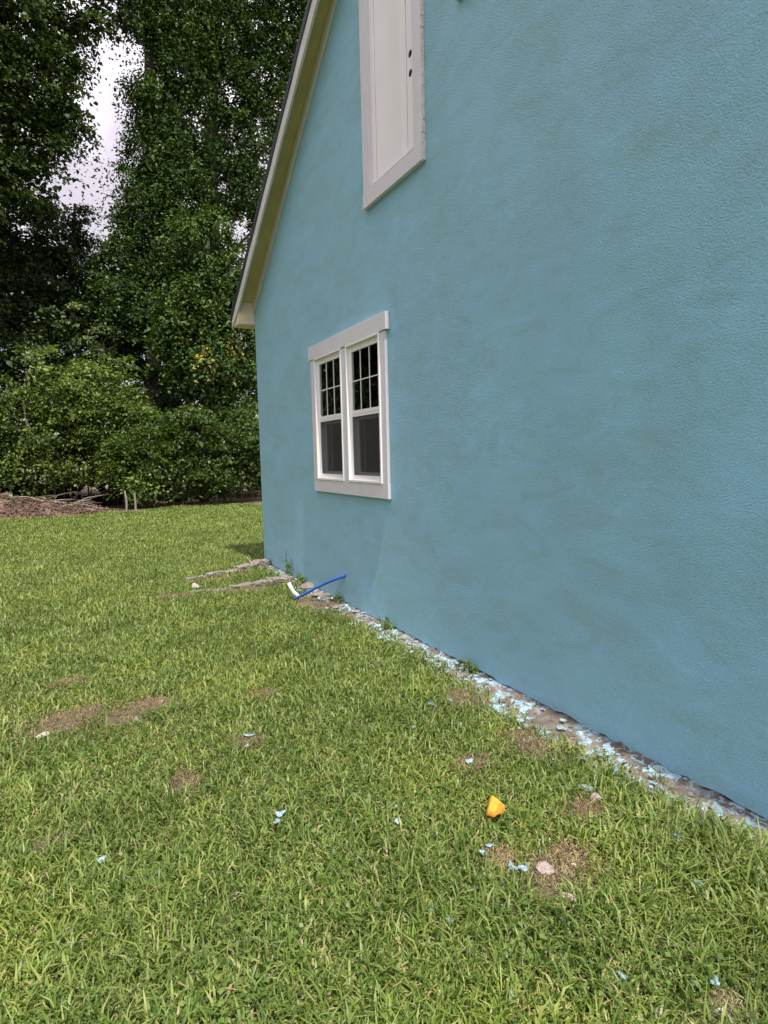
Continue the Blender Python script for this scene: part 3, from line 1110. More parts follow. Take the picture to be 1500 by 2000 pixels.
def bush_thing(label, blobs, base, nleaf, leaf, seed, stems, tone=(0, 1), mat='bush'):
    rs = np.random.default_rng(seed)
    rr = random.Random(seed)
    root = empty("bush", base)
    tag(root, label, "bush", BUSH)
    for k in range(stems):
        c, r, w = blobs[k % len(blobs)]
        p0 = Vector((c[0] + rr.uniform(-.6, .6) * r[0], base[1] + rr.uniform(-.3, .5), 0))
        p2 = Vector((c[0] + rr.uniform(-.5, .5) * r[0], c[1], c[2] + 0.3 * r[2]))
        m = p0.lerp(p2, 0.5) + Vector((rr.uniform(-.15, .15), 0, 0.1))
        part(root, "stem", MB().tube([p0, m, p2], [0.030, 0.02, 0.008], 6), 'stem', smooth=True)
    me = crown_mesh("foliage", blobs, nleaf, leaf, rs, clump=0.42, tone=tone, yellow=0.003)
    me.transform(Matrix.Translation(-root.location))
    me.materials.append(MAT[mat])
    o = bpy.data.objects.new("foliage", me)
    C.objects.link(o)
    o.parent = root
    return root


g = at(120, 985, 22.6)
rsh = random.Random(8)
SHOOTS = [(rsh.uniform(-20, 280), rsh.uniform(700, 790), rsh.uniform(10, 18), rsh.uniform(20, 38), .6, rsh.uniform(-.6, .4)) for _ in range(14)]
bush_thing("large yellow green bush behind the brush heap", px_blobs(SHOOTS + [(60, 850, 75, 70), (150, 790, 75, 70), (215, 830, 70, 75), (110, 890, 90, 50), (200, 890, 74, 50), (20, 915, 60, 55), (265, 790, 36, 40), (185, 730, 45, 40, .8), (-60, 860, 90, 100)], 22.6),
           (g[0], 22.6, 0), 42000, 0.10, 31, 9, (0.1, 1.0))
g = at(400, 985, 21.6)
bush_thing("rounded mid green bush left of the house corner", px_blobs([(310, 880, 62, 62), (370, 840, 60, 50), (420, 900, 66, 62), (470, 850, 46, 62), (350, 925, 40, 30, .7), (500, 910, 30, 40, .7), (540, 880, 60, 80)], 21.6),
           (g[0], 21.6, 0), 24000, 0.10, 32, 10, (0.0, 0.42))  # low tone range puts this bush's deeper shade into its leaf colour
g = at(262, 985, 21.2)
bush_thing("low leafy shrub between the two stakes", px_blobs([(262, 950, 30, 32), (235, 900, 26, 40), (290, 900, 30, 40)], 21.4), (g[0], 21.2, 0), 5000, 0.10, 33, 3, (0.1, 0.9))

# the woods behind, one mass
rs = np.random.default_rng(40)
blobs = []
for x in np.arange(-34, 36, 2.6):
    for z in (1.6, 4.0, 6.2, 8.4, 10.2):
        blobs.append(((x + rs.uniform(-1, 1), 32 + rs.uniform(-2, 3) + 0.0 * x, z + rs.uniform(-.6, .6)), (2.4, 2.0, 1.9), 1.0))
for x in list(np.arange(-34, -7, 2.8)) + list(np.arange(3.8, 36, 2.6)):
    for z in (8.5, 11.5, 14.5, 17.0):
        blobs.append(((x + rs.uniform(-.8, .8), 33 + rs.uniform(-2, 3), z + rs.uniform(-.8, .8)), (1.9, 1.9, 1.9), 0.8))
for x in np.arange(-13, 12, 2.2):
    for z in (1.5, 3.8, 6.0, 8.0):
        blobs.append(((x + rs.uniform(-.8, .8), 29.0 + rs.uniform(-.8, .8), z + rs.uniform(-.5, .5)), (1.9, 1.2, 1.6), 1.0))
for x in np.arange(-9, 9, 1.3):
    blobs.append(((x + rs.uniform(-.4, .4), 24.6 + rs.uniform(-.6, .6), 0.7 + rs.uniform(-.2, .3)), (0.9, 0.6, 0.7), 1.6))
for x in list(np.arange(-6.6, -3.4, 1.5)) + [2.9, 3.6]:
    for z in np.arange(8.5, 19, 1.9):
        blobs.append(((x + rs.uniform(-.3, .3), 33 + rs.uniform(-1, 2), z + rs.uniform(-.6, .6)), (1.0, 1.6, 1.4), 1.2))
for y in np.arange(2, 31, 2.8):
    for z in (1.6, 4.2, 6.8, 9.4, 12.0, 14.5):
        blobs.append(((-24 + rs.uniform(-1.5, 1.5), y, z + rs.uniform(-.6, .6)), (2.0, 2.2, 2.0), 0.8))
me = crown_mesh("woods", blobs, 185000, 0.26, rs, clump=0.6, shell=0.2)
me.materials.append(MAT['woods'])
woods = bpy.data.objects.new("woods", me)
C.objects.link(woods)
tag(woods, "deep green woods closing the view behind the first trees", "woods", kind='stuff')

# more trees along the same edge, to the left of the picture (they show in the window glass)
src = {o.name: o for o in C.objects if o.parent is None}


def copy_tree(o, loc, rz, s, label):
    c = o.copy()
    C.objects.link(c)
    c.location, c.rotation_euler, c.scale = loc, (0, 0, rz), (s, s, s)
    c['label'] = label
    for ch in o.children:
        d_ = ch.copy()
        C.objects.link(d_)
        d_.parent = c
    return c


copy_tree(src['vine_clad_tree'], (-8.2, 23.0, 0), 2.1, 1.0, "vine wrapped tree left of the leaning sweetgum, outside the frame")
copy_tree(src['broadleaf_tree'], (-12.5, 20.0, 0), 1.2, 1.0, "leafy tree on the left lawn edge, mirrored in the window glass")
copy_tree(src['sweetgum_tree'], (-15.5, 15.0, 0), 2.6, 0.95, "second sweetgum far out on the left side of the lawn")
copy_tree(src['evergreen_tree'], (-8.6, 21.5, 0), 0.9, 1.0, "second evergreen left of the brush heap, outside the frame")
copy_tree(src['shade_tree'], (-10.8, 19.0, 0), 0.4, 1.1, "second dark shade tree on the left lawn edge, outside the frame")
copy_tree(src['vine_clad_tree'], (-17.0, 9.0, 0), 4.0, 0.9, "vine wrapped tree on the far left edge of the lawn")

# ------------------------------------------------------------------ brush heap and stakes
heap = empty("brush_heap", (-3.4, 20.9, 0))
tag(heap, "low heap of brown wood debris and sticks at the left lawn edge", "brush heap")
mb = MB()
NX_, NY_ = 44, 22
for j in range(NY_ + 1):
    for i in range(NX_ + 1):
        u, v = i / NX_, j / NY_
        x = -7.2 + 5.6 * u
        y = 20.1 + 2.0 * v
        hgt = 0.98 * max(0, math.sin(math.pi * min(1, v * 1.0))) ** 0.8 * (1 - u) ** 0.75 * min(1, u * 6 + 0.3)
        z = hgt * (1 + 0.18 * math.sin(5 * x + 3 * y) + 0.12 * math.sin(11 * x - 4 * y)) + random.uniform(-.03, .03) * (hgt > 0.05)
        mb.v.append((x, y, z - 0.03))
for j in range(NY_):
    for i in range(NX_):
        q = j * (NX_ + 1) + i
        mb.f.append((q, q + 1, q + NX_ + 2, q + NX_ + 1))
part(heap, "mound", mb, 'mulch')


def heap_z(x, y):
    u, v = (x + 7.2) / 5.6, (y - 20.1) / 2.0
    if not (0 < u < 1 and 0 < v < 1):
        return 0
    return 0.98 * math.sin(math.pi * v) ** 0.8 * (1 - u) ** 0.75 * min(1, u * 6 + 0.3)


rr = random.Random(77)
for k in range(64):
    x = rr.uniform(-6.3, -1.5)
    y = rr.uniform(20.2, 21.5)
    L = rr.uniform(0.25, 1.0)
    an = rr.uniform(-0.5, 0.5) + (math.pi if rr.random() < .5 else 0)
    dv = Vector((math.cos(an), math.sin(an) * 0.6, rr.uniform(-0.25, 0.35)))
    p0 = Vector((x, y, heap_z(x, y) + 0.03))
    p2 = p0 + dv * L
    p2.z = max(p2.z, heap_z(p2.x, p2.y) + 0.02)
    p1 = p0.lerp(p2, .5) + Vector((rr.uniform(-.05, .05), 0, rr.uniform(-.02, .08)))
    r0 = rr.uniform(0.008, 0.028)
    part(heap, "branch", MB().tube([p0, p1, p2], [r0, r0 * .8, r0 * .5], 6), 'deadwood' if rr.random() < .3 else 'stem', smooth=True)
# chips strewn over the mound
rs = np.random.default_rng(78)
n = 5000
x = rs.uniform(-6.6, -1.2, n)
y = rs.uniform(20.12, 21.6, n)
z = np.array([heap_z(a_, b_) for a_, b_ in zip(x, y)])
keep = z > 0.02
pos = np.stack([x, y, z + 0.02], 1)[keep]
nr = rs.normal(size=pos.shape) * 0.5 + np.array([0, -0.2, 1])
nr /= np.linalg.norm(nr, axis=1, keepdims=True)
me = fast_mesh("wood_chips", leaf_quads(pos, nr, rs.uniform(0.05, 0.16, len(pos)), rs, 0.25, 0.0), 4)
me.transform(Matrix.Translation(-heap.location))
me.materials.append(MAT['mulch'])
chips = bpy.data.objects.new("wood_chips", me)
C.objects.link(chips)
chips.parent = heap
tag(chips, kind='stuff')

# grey weathered log end leaning on the heap
p = on_ground(42, 1006)
mb = MB().tube([(p[0] - .05, p[1] - 0.15, -0.02), (p[0] - .08, p[1] - .05, 0.25), (p[0] - .22, p[1] + .2, 0.50), (p[0] - .40, p[1] + .5, 0.68)], [0.085, 0.10, 0.085, 0.06], 9)
o = single("log", mb, 'deadwood', (p[0], p[1] - 0.1, 0), smooth=True)
tag(o, "pale bleached log end leaning on the brush heap", "log")

for (px, py0, py1, lean, lab) in ((247, 1000, 958, 0.05, "thin crooked stake nearer the brush heap"), (265, 1000, 963, 0.02, "straight thin stake right of the crooked one")):
    b0 = on_ground(px, py0)
    k = (RC.T @ (b0 - CAM))[2] / FPX
    H = (py0 - py1) * k
    mb = MB().tube([(b0[0], b0[1], -0.05), (b0[0] + lean * .4, b0[1], H * .5), (b0[0] - lean * .3, b0[1], H)], [0.034, 0.030, 0.024], 6)
    o = single("stake", mb, 'deadwood', (b0[0], b0[1], 0))
    tag(o, lab, "stake", "stakes at the far lawn edge")


# ------------------------------------------------------------------ remains of old steps
def slab_mesh(L, W, H, seed, rot):
    """a length of old concrete with chipped ends and a worn flat top"""
    r = random.Random(seed)
    bm = bmesh.new()
    bmesh.ops.create_cube(bm, size=1.0)
    bmesh.ops.subdivide_edges(bm, edges=list(bm.edges), cuts=5, use_grid_fill=True)
    ph = r.uniform(0, 9)
    for v in bm.verts:
        x, y, z = v.co
        e = max(abs(x), abs(y)) * 2
        n = 0.06 * math.sin(9 * x + ph) + 0.05 * math.sin(13 * y - 7 * x + ph) + r.uniform(-.03, .03)
        v.co.x = x * L * (1 + 0.10 * math.sin(7 * y + ph) + r.uniform(-.03, .03))
        v.co.y = y * W * (1 + 0.20 * math.sin(8 * x + 2 * ph) + r.uniform(-.06, .06))
        v.co.z = (z - 0.0) * 2 * H * (1 + n) * (1 - (0.30 if e > 0.98 and z > 0.4 else 0) * r.random())
    bmesh.ops.rotate(bm, verts=bm.verts, cent=(0, 0, 0), matrix=Matrix.Rotation(rot, 3, 'Z') @ Matrix.Rotation(r.uniform(-.05, .05), 3, 'Y'))
    me = bpy.data.meshes.new("stone")
    bm.to_mesh(me)
    bm.free()
    me.materials.append(MAT['concrete'])
    return me


def broken_curb(label, pts, hs, ws, seed):
    root = empty("broken_curb", (pts[0][0], pts[0][1], 0))
    tag(root, label, "curb", "broken concrete curbs of the old steps")
    r = random.Random(seed)
    for i in range(len(pts) - 1):
        a_, b_ = Vector((*pts[i], 0)), Vector((*pts[i + 1], 0))
        L = (b_ - a_).length
        me = slab_mesh(L * 0.99, ws[i] * 2, hs[i], seed + i, math.atan2(b_.y - a_.y, b_.x - a_.x) + r.uniform(-.05, .05))
        o = bpy.data.objects.new("stone", me)
        C.objects.link(o)
        o.parent = root
        o.location = a_.lerp(b_, .5) - root.location
    return root


broken_curb("farther broken concrete curb at the house corner", [(-0.02, 8.60), (-0.30, 8.50), (-0.52, 8.42), (-0.74, 8.34), (-0.98, 8.26), (-1.26, 8.18)],
            [0.100, 0.070, 0.030, 0.045, 0.020], [0.10, 0.08, 0.06, 0.05, 0.05], 100)
broken_curb("nearer broken concrete curb running out from the wall", [(-0.08, 7.42), (-0.36, 7.34), (-0.60, 7.30), (-0.88, 7.26), (-1.12, 7.26), (-1.36, 7.26), (-1.62, 7.28)],
            [0.060, 0.05, 0.045, 0.022, 0.034, 0.018], [0.10, 0.075, 0.06, 0.055, 0.05, 0.04], 120)

# ------------------------------------------------------------------ hose and pipe
w0 = Vector((0.02, 5.79, 0.325))
e0 = Vector((-0.415, 6.30, 0.012))
pts = []
for t in np.linspace(0, 1, 15):
    p = w0.lerp(e0, t)
    p.z += 0.03 * math.sin(math.pi * min(1, t * 1.0)) * (1 - t) ** 0.6
    pts.append(p)
o = single("water_hose", MB().tube(pts, 0.0175, 12), 'hose', tuple(w0), smooth=True)
tag(o, "bright blue water hose curving out of the wall to the ground", "hose")
q0 = at(564, 1138, 6.42)
mb = MB().tube([(q0[0], 6.42, q0[2]), (q0[0] + .015, 6.41, q0[2] * .72), (q0[0] + .04, 6.39, q0[2] * .42), (q0[0] + .085, 6.37, q0[2] * .15), (q0[0] + .12, 6.36, -0.01)], [0.022, 0.023, 0.023, 0.023, 0.021], 10)
o = single("plastic_pipe", mb, 'pvc', (q0[0] + .1, 6.36, 0), smooth=True)
tag(o, "short bent white plastic pipe standing beside the blue hose", "pipe")

# ------------------------------------------------------------------ stones and scraps
for px, py, sz, mt, lab in ((1065, 1703, (0.038, 0.030, 0.022), 'stone', "largest pinkish stone in the bare patch below the orange scrap"),
                            (1108, 1755, (0.026, 0.036, 0.010), 'stone', "flat grey stone slab below the largest pinkish stone"),
                            (1166, 1566, (0.034, 0.024, 0.020), 'stone', "rounded grey stone right of the orange scrap"),
                            (86, 1438, (0.045, 0.028, 0.018), 'palestone', "pale stone at the lower end of the left bare patch"),
                            (1408, 1978, (0.022, 0.018, 0.014), 'palestone', "tan stone at the bottom right of the lawn"),
                            (1120, 1690, (0.011, 0.010, 0.009), 'palestone', "small round pale pebble right of the largest pinkish stone"),
                            (268, 1407, (0.03, 0.02, 0.012), 'stone', "small stone lying in the right hand bare patch"),
                            (383, 1152, (0.075, 0.05, 0.05), 'palestone', "pale chunk of rubble between the two broken curbs"),
                            (366, 1133, (0.06, 0.05, 0.05), 'concrete', "grey chunk at the outer end of the farther curb"),
                            (600, 1150, (0.14, 0.10, 0.06), 'concrete', "flat rubble slab under the blue hose"),
                            (625, 1165, (0.13, 0.12, 0.05), 'concrete', "brown rubble slab against the wall right of the hose"),
                            (660, 1186, (0.10, 0.08, 0.035), 'concrete', "low rubble lump at the wall foot past the hose")):
    p = on_ground(px, py)
    seed = int(px * 7 + py)
    me = rock("stone", None, sz, mt, seed, 1.0, seed % 6, 3, 0.35)
    o = bpy.data.objects.new("stone", me)
    p[2] = float(height(np.array(p[0]), np.array(p[1])))
    o.location = (p[0], p[1], p[2] + sz[2] * 0.45 + (0.010 if px > 700 or px < 300 else 0))
    C.objects.link(o)
    tag(o, lab, "stone", "loose stones on the lawn")

# orange scrap: crumpled, torn foam
p = on_ground(967, 1600)
bm = bmesh.new()
bmesh.ops.create_icosphere(bm, subdivisions=4, radius=1.0)
cuts = [((-.3, -.2, .95), .50), ((.75, -.55, .3), .52), ((-.85, .1, .3), .60), ((.2, .95, .2), .72), ((-.2, -.95, .25), .74), ((.55, .5, .6), .66), ((.1, -.5, -.8), .5)]
for v in bm.verts:
    for n_, d_ in cuts:
        n_ = Vector(n_).normalized()
        k = v.co.dot(n_)
        if k > d_:
            v.co -= n_ * (k - d_) * 0.93
    c_ = v.co
    k = 1 + 0.05 * math.sin(5 * c_.x + 2) * math.sin(6 * c_.y) + 0.025 * math.sin(17 * c_.z + 9 * c_.x)
    if c_.x > 0.05 and c_.y < -0.25:
        k *= 0.86
    v.co = Vector((c_.x * 0.045 * k, c_.y * 0.060 * k, c_.z * 0.046 * k))
bmesh.ops.rotate(bm, verts=bm.verts, cent=(0, 0, 0), matrix=Matrix.Rotation(math.radians(-38), 3, 'Z') @ Matrix.Rotation(math.radians(10), 3, 'X'))
me = bpy.data.meshes.new("foam_scrap")
bm.to_mesh(me)
bm.free()
for pl in me.polygons:
    pl.use_smooth = True
me.materials.append(MAT['orange'])
o = bpy.data.objects.new("foam_scrap", me)
o.location = (p[0], p[1], 0.052)
C.objects.link(o)
tag(o, "crumpled bright orange foam scrap lying in the grass", "scrap")


def flake_mesh(name, r, seed, mat, curl=0.25):
    """a torn curled chip of paint, a few millimetres thick"""
    q = random.Random(seed)
    mb = MB()
    n = 11
    ring = [r * q.uniform(0.5, 1.15) for _ in range(n)]
    top = [(0, 0, 0.006)]
    for k in range(n):
        an = 2 * math.pi * k / n
        x_, y_ = ring[k] * math.cos(an), ring[k] * math.sin(an) * 0.75
        top.append((x_, y_, 0.004 + curl * (x_ * x_) / r + q.uniform(-.002, .002)))
    mb.v = top + [(x_, y_, z_ - 0.0025) for x_, y_, z_ in top]
    m_ = n + 1
    for k in range(n):
        a_, b_ = 1 + k, 1 + (k + 1) % n
        mb.f += [(0, a_, b_), (m_, m_ + b_, m_ + a_), (a_, m_ + a_, m_ + b_, b_)]
    me = mb.mesh(name)
    me.materials.append(MAT[mat])
    return me


FL = "paint flakes scattered on the lawn"
for px, py, r, mt, lab in ((548, 1607, 0.026, 'flake', "upper piece of the bright flake pair left of centre on the lawn"),
                           (541, 1622, 0.022, 'flake', "lower piece of the bright flake pair left of centre on the lawn"),
                           (772, 1588, 0.026, 'flake', "pale flake in the grass straight left of the orange scrap"),
                           (776, 1619, 0.024, 'flake', "bright flake just below the pale one left of the orange scrap"),
                           (487, 1450, 0.035, 'flake', "large whitish flake right of the two bare patches"),
                           (482, 1472, 0.017, 'flake', "small flake just under the large whitish one"),
                           (957, 1657, 0.024, 'flake', "flake at the upper left of the rubble patch"),
                           (943, 1672, 0.018, 'flake', "small flake left of the rubble patch"),
                           (1000, 1700, 0.030, 'flake', "broad flake beside the largest pinkish stone"),
                           (1022, 1704, 0.022, 'flake', "flake touching the left side of the largest pinkish stone"),
                           (880, 1808, 0.022, 'flake', "lone flake low in the middle of the lawn"),
                           (840, 1790, 0.016, 'flake', "small flake up left of the lone low one"),
                           (196, 1678, 0.026, 'flake', "pale flake alone in the left lower lawn"),
                           (915, 1497, 0.030, 'flake', "grey white flake above the orange scrap"),
                           (810, 1430, 0.022, 'flake', "small flake below the blue grey plastic strip"),
                           (1017, 1417, 0.030, 'flake', "flake standing by the footing near the middle of the wall"),
                           (742, 1250, 0.045, 'flake', "long white flake by the wall foot past the hose"),
                           (1216, 1912, 0.022, 'flake', "white flake in the lower right grass"),
                           (1395, 1922, 0.028, 'flake', "cluster flake in the bottom right corner grass"),
                           (1000, 1960, 0.018, 'flake', "tiny flake near the bottom edge of the lawn"),
                           (1320, 1640, 0.032, 'flake', "wide flake patch off the footing at the right"),
                           (1480, 1712, 0.036, 'flake', "big paint scab at the right picture edge"),
                           (1365, 1730, 0.022, 'flake', "flake left of the big paint scab"),
                           (842, 1387, 0.030, 'tape', "small blue grey plastic strip in the grass"),
                           (950, 1925, 0.014, 'red', "little rusty red chip near the bottom of the lawn")):
    p = on_ground(px, py)
    seed = int(px * 3 + py)
    kind = {'flake': "paint_flake", 'tape': "plastic_strip", 'red': "rusty_chip"}[mt]
    o = bpy.data.objects.new(kind, flake_mesh(kind, r * 0.9, seed, mt, 0.14))
    rr = random.Random(seed)
    z_ = float(height(np.array(p[0]), np.array(p[1])))
    o.location = (p[0], p[1], z_ + 0.024)
    o.rotation_euler = (rr.uniform(-0.05, 0.3), rr.uniform(-.15, .15), rr.uniform(0, 6))
    C.objects.link(o)
    tag(o, lab, {'flake': "paint flake", 'tape': "plastic strip", 'red': "chip"}[mt], FL if mt == 'flake' else None)

# crumbs of paint and grit, too many and too small to count
rs = np.random.default_rng(60)
cx, cy, cs = [], [], []
for (bx, by, sx, sy, nn) in ((-0.95, 1.68, .22, .14, 260), (-0.50, 2.1, .16, .45, 260), (-0.28, 3.2, .12, .8, 220), (-0.22, 5.0, .1, .8, 160), (-0.3, 6.0, .14, .25, 120), (-1.2, 2.2, .7, .7, 90), (-0.6, 1.3, .22, .25, 120), (-0.95, 1.05, .3, .15, 60), (-1.75, 3.2, .08, .05, 30), (-1.5, 1.55, .5, .2, 40)):
    cx.append(bx + sx * rs.normal(size=nn)); cy.append(by + sy * rs.normal(size=nn)); cs.append(rs.uniform(0.005, 0.014, nn) * np.where(rs.random(nn) < 0.08, 1.8, 1))
cx, cy, cs = map(np.concatenate, (cx, cy, cs))
k = (cx < -0.04) & (rs.random(len(cx)) < 0.38)
cx, cy, cs = cx[k], cy[k], cs[k]
pos = np.stack([cx, cy, height(cx, cy) + rs.uniform(0.004, 0.018, len(cx))], 1)
nr = rs.normal(size=pos.shape) * 0.4 + np.array([0, 0, 1])
nr /= np.linalg.norm(nr, axis=1, keepdims=True)
me = fast_mesh("paint_crumbs", leaf_quads(pos, nr, cs, rs, 1.1, 0.0), 4)
me.materials.append(MAT['flake'])
o = bpy.data.objects.new("paint_crumbs", me)
C.objects.link(o)
tag(o, "tiny pale blue paint crumbs strewn along the wall", "paint crumbs", kind='stuff')

rs = np.random.default_rng(61)
mb = MB()
for k in range(60):
    y_ = 0.7 + 7.6 * rs.random() ** 1.4
    w_ = float(np.interp(y_, FOOT_Y, FOOT_W))
    x_ = -0.02 - (w_ + 0.22) * rs.random() ** 1.3
    r_ = rs.uniform(0.008, 0.026) * (1.6 if rs.random() < 0.12 else 1.0)
    z_ = (0.026 if x_ > -w_ else 0.010) + rs.uniform(0, 0.005)
    b0 = len(mb.v)
    ring = [(x_ + r_ * q_ * math.cos(t_) * 0.8, y_ + r_ * q_ * math.sin(t_) * 1.3, z_ + rs.uniform(-.003, .003)) for q_, t_ in zip(rs.uniform(0.35, 1.2, 9), np.linspace(0, 2 * math.pi, 10)[:-1])]
    mb.v += [(x_, y_, z_ + 0.002)] + ring
    mb.f += [(b0, b0 + 1 + q_, b0 + 1 + (q_ + 1) % 9) for q_ in range(9)]
me = mb.mesh("paint_spatter")
me.materials.append(MAT['flake'])
o = bpy.data.objects.new("paint_spatter", me)
C.objects.link(o)
tag(o, "dried pale blue paint spatter along the wall foot", "paint spatter", kind='stuff')

# ------------------------------------------------------------------ weeds at the wall
for px, py, hgt, lab in ((563, 1128, 0.42, "thin seeded weed against the wall by the corner"), (592, 1140, 0.22, "short weed stalk at the wall above the white pipe"),
                         (668, 1178, 0.16, "tuft of weed at the wall under the hose outlet"), (765, 1228, 0.13, "small weed at the wall foot past the hose"), (935, 1312, 0.14, "leafy weed growing out of the footing")):
    p = on_ground(px, py)
    p[0] = min(p[0], -0.05)
    root = empty("weed", (p[0], p[1], 0))
    tag(root, lab, "weed", "weeds along the wall foot")
    rr = random.Random(int(px))
    for s_ in range(4):
        q1 = Vector((p[0] + rr.uniform(-.03, .02), p[1] + rr.uniform(-.05, .05), 0))
        q2 = q1 + Vector((rr.uniform(-.05, .02), rr.uniform(-.09, .09), hgt * rr.uniform(.6, 1)))
        mb = MB().tube([q1, q1.lerp(q2, .5) + Vector((0, 0, .01)), q2], [0.003, 0.0025, 0.0015], 5)
        part(root, "stalk", mb, 'stem')
    rs = np.random.default_rng(int(px))
    n = 60
    pos = np.array(p) * np.array([1, 1, 0]) + rs.normal(size=(n, 3)) * np.array([0.03, 0.06, 0.0]) + np.array([0, 0, 0.02]) + rs.random((n, 1)) * np.array([[0, 0, hgt * 0.45]])
    pos[:, 0] = np.minimum(pos[:, 0], -0.03)
    nr = rs.normal(size=(n, 3)) * .6 + np.array([0, 0, 1])
    nr /= np.linalg.norm(nr, axis=1, keepdims=True)
    me = fast_mesh("leaf_tuft", leaf_quads(pos, nr, rs.uniform(0.03, 0.07, n), rs, 0.3, 0.2), 4, rs.uniform(0.1, 0.6, n))
    me.transform(Matrix.Translation(-root.location))
    me.materials.append(MAT['grass'])
    o = bpy.data.objects.new("leaf_tuft", me)
    C.objects.link(o)
    o.parent = root
    tag(o, kind='stuff')


# ------------------------------------------------------------------ grass
def blades(x, y, rs, L, W, lean, tone):
    """three-triangle bent blades; x, y foot positions, L length, W width"""
    n = len(x)
    z = height(x, y) - 0.004
    a = rs.uniform(0, 2 * math.pi, n)
    d = np.stack([np.cos(a), np.sin(a), np.zeros(n)], 1)
    tw = a + math.pi / 2 + rs.normal(size=n) * 0.5
    s = np.stack([np.cos(tw), np.sin(tw), np.zeros(n)], 1)
    p = np.stack([x, y, z], 1)
    up = np.array([0, 0, 1.0])
    l1 = lean * 0.55
    mid = p + (d * np.sin(l1)[:, None] + up * np.cos(l1)[:, None]) * (L * 0.55)[:, None]
    l2 = np.minimum(lean * 1.55, 2.0)
    tip = mid + (d * np.sin(l2)[:, None] + up * np.cos(l2)[:, None]) * (L * 0.5)[:, None]
    w = (W * 0.5)[:, None]
    b0, b1 = p - s * w * 0.7, p + s * w * 0.7
    m0, m1 = mid - s * w, mid + s * w
    V = np.stack([b0, b1, m1, m0, tip], 1).reshape(-1, 3)
    k = np.arange(n) * 5
    return V, k, tone


def grass_mesh(name, V, k, tone):
    n = len(k)
    me = bpy.data.meshes.new(name)
    me.vertices.add(len(V))
    me.vertices.foreach_set('co', V.astype(np.float32).ravel())
    lp = np.stack([k, k + 1, k + 2, k + 3, k + 3, k + 2, k + 4], 1).astype(np.int32).ravel()
    me.loops.add(len(lp))
    me.loops.foreach_set('vertex_index', lp)
    me.polygons.add(2 * n)
    st = np.stack([np.arange(n) * 7, np.arange(n) * 7 + 4], 1).astype(np.int32).ravel()
    me.polygons.foreach_set('loop_start', st)
    a = me.attributes.new("tone", 'FLOAT', 'FACE')
    a.data.foreach_set('value', np.repeat(tone, 2).astype(np.float32))
    me.polygons.foreach_set('use_smooth', np.ones(2 * n, dtype=bool))
    me.update(calc_edges=True)
    return me


rs = np.random.default_rng(5)
NB = 430000
# sown by distance from the camera: dense near, sparser and coarser far away
u = rs.random(NB)
r0_, r1_, e_ = 0.55, 22.5, 0.62
r = (r0_ ** e_ + u * (r1_ ** e_ - r0_ ** e_)) ** (1 / e_)
wide = rs.random(NB) < 0.16
ang = np.where(wide, rs.uniform(-65, 88, NB), rs.uniform(-13, 66, NB))
ang = np.radians(ang)
x = CAM[0] + r * np.sin(ang)
y = CAM[1] + r * np.cos(ang)
ok = ((x < -0.03) | (y > 8.95)) & (y < 21.8)
x, y, r = x[ok], y[ok], r[ok]
b_ = bareness(x, y)
keep = rs.random(len(x)) > b_ * (0.66 + 0.28 * (wob(1.7 * x + 3, 1.9 * y) > 0.1))
x, y, r, b_ = x[keep], y[keep], r[keep], b_[keep]
n = len(x)
patch = 0.5 + 0.25 * np.sin(2.1 * x + 0.9 * y) + 0.25 * np.sin(-1.3 * x + 2.7 * y + 1.0) * np.sin(3.7 * x + 0.5)
fine = 0.5 + 0.5 * np.sin(13 * x + 3) * np.sin(11 * y - 5 * x)
lush = np.exp(-(((x + 0.42) / 0.35) ** 2 + ((y - 1.25) / 0.55) ** 2))
L = (0.030 + 0.030 * rs.random(n) + 0.020 * patch + 0.012 * fine) * (1 + 0.5 * lush) * np.exp(0.22 * rs.normal(size=n)) * (1 - 0.45 * b_)
tall = rs.random(n) < 0.05
L = np.where(tall, L * 1.5, L)
W = (0.0042 + 0.0050 * rs.random(n) ** 1.5) * (1 + 0.09 * np.maximum(0, r - 2.0))
lean = np.abs(rs.normal(size=n)) * 0.55 + 0.50
tone = np.clip(0.47 + 0.25 * rs.normal(size=n) + 0.16 * (patch - 0.5) + 0.18 * lush, 0.0, 0.85)
dry = rs.random(n) < ((0.12 + 0.16 * (1 - patch)) * (1 - 0.55 * np.clip((r - 4) / 8, 0, 1)) + 0.5 * b_)
tone = np.where(dry, rs.uniform(0.86, 0.975, n), tone)
lean = np.where(dry, lean + 0.5, lean)
L = np.where(dry, L * 0.8, L)
V, k, tone = blades(x, y, rs, L, W, lean, tone)
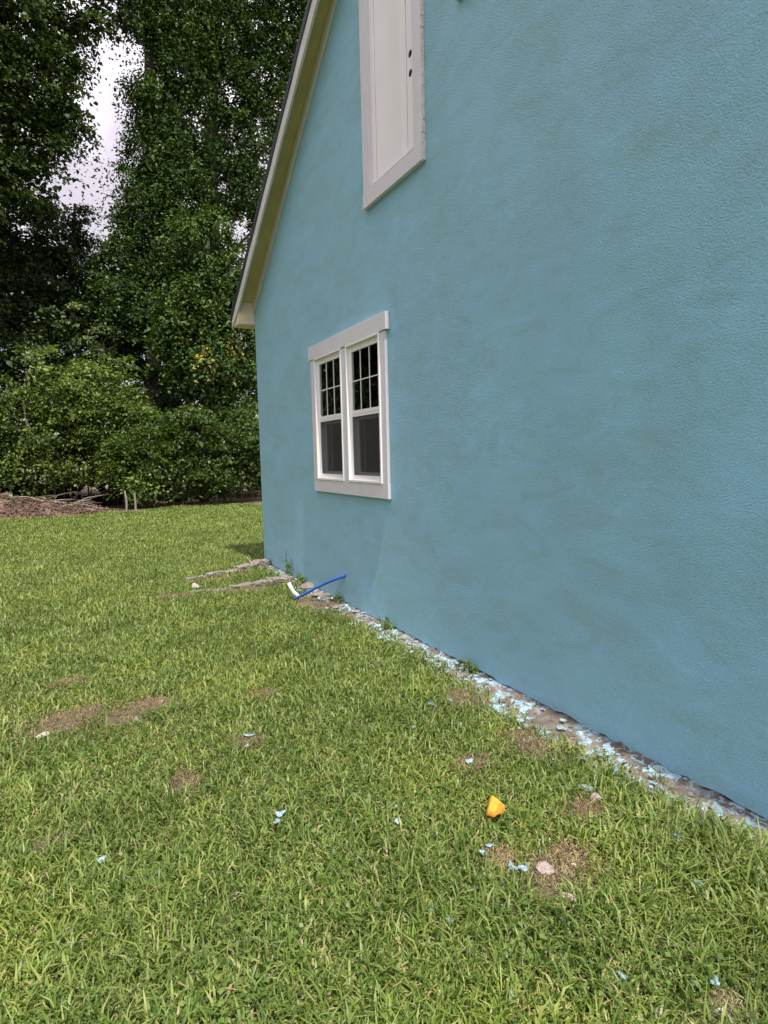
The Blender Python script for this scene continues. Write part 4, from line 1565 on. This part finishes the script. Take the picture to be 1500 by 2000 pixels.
me = grass_mesh("grass", V, k, tone)
me.materials.append(MAT['grass'])
grass = bpy.data.objects.new("grass", me)
C.objects.link(grass)
tag(grass, "short sunlit lawn grass with worn brown patches", "grass", kind='stuff')

# clover and other broad leaves in loose colonies
nc_ = 260
ccx = rs.uniform(-3.6, -0.3, nc_)
ccy = 1.0 + 8.0 * rs.random(nc_) ** 1.6
idx = np.repeat(np.arange(nc_), 26)
x = ccx[idx] + rs.normal(size=len(idx)) * 0.055
y = ccy[idx] + rs.normal(size=len(idx)) * 0.055
ok = (x < -0.12) & (bareness(x, y) < 0.5)
x, y = x[ok], y[ok]
pos = np.stack([x, y, height(x, y) + rs.uniform(0.018, 0.045, len(x))], 1)
nr = rs.normal(size=pos.shape) * 0.35 + np.array([0, 0, 1])
nr /= np.linalg.norm(nr, axis=1, keepdims=True)
me = fast_mesh("clover", leaf_quads(pos, nr, rs.uniform(0.010, 0.026, len(x)), rs, 0.85, 0.1), 4, rs.uniform(0.15, 0.6, len(x)))
me.materials.append(MAT['grass'])
o = bpy.data.objects.new("clover", me)
C.objects.link(o)
tag(o, "small round clover leaves mixed into the lawn", "clover", kind='stuff')

# dead thatch lying flat on the bare places
n0 = 60000
sel = rs.integers(0, len(BARE), n0)
B = np.array(BARE)[sel]
x = B[:, 0] + rs.normal(size=n0) * B[:, 2] * 0.75
y = B[:, 1] + rs.normal(size=n0) * B[:, 3] * 0.75
ok = (x < -0.05) & (rs.random(n0) < 0.35)
x, y = x[ok], y[ok]
n = len(x)
V, k, t = blades(x, y, rs, rs.uniform(0.02, 0.06, n), rs.uniform(0.0015, 0.0035, n), rs.uniform(1.2, 1.7, n), np.where(rs.random(n) < 0.45, rs.uniform(0.98, 1.0, n), rs.uniform(0.92, 0.99, n)))
V[:, 2] += 0.008
me = grass_mesh("dead_thatch", V, k, t)
me.materials.append(MAT['grass'])
o = bpy.data.objects.new("dead_thatch", me)
C.objects.link(o)
tag(o, "dry brown thatch lying on the worn patches", "thatch", kind='stuff')
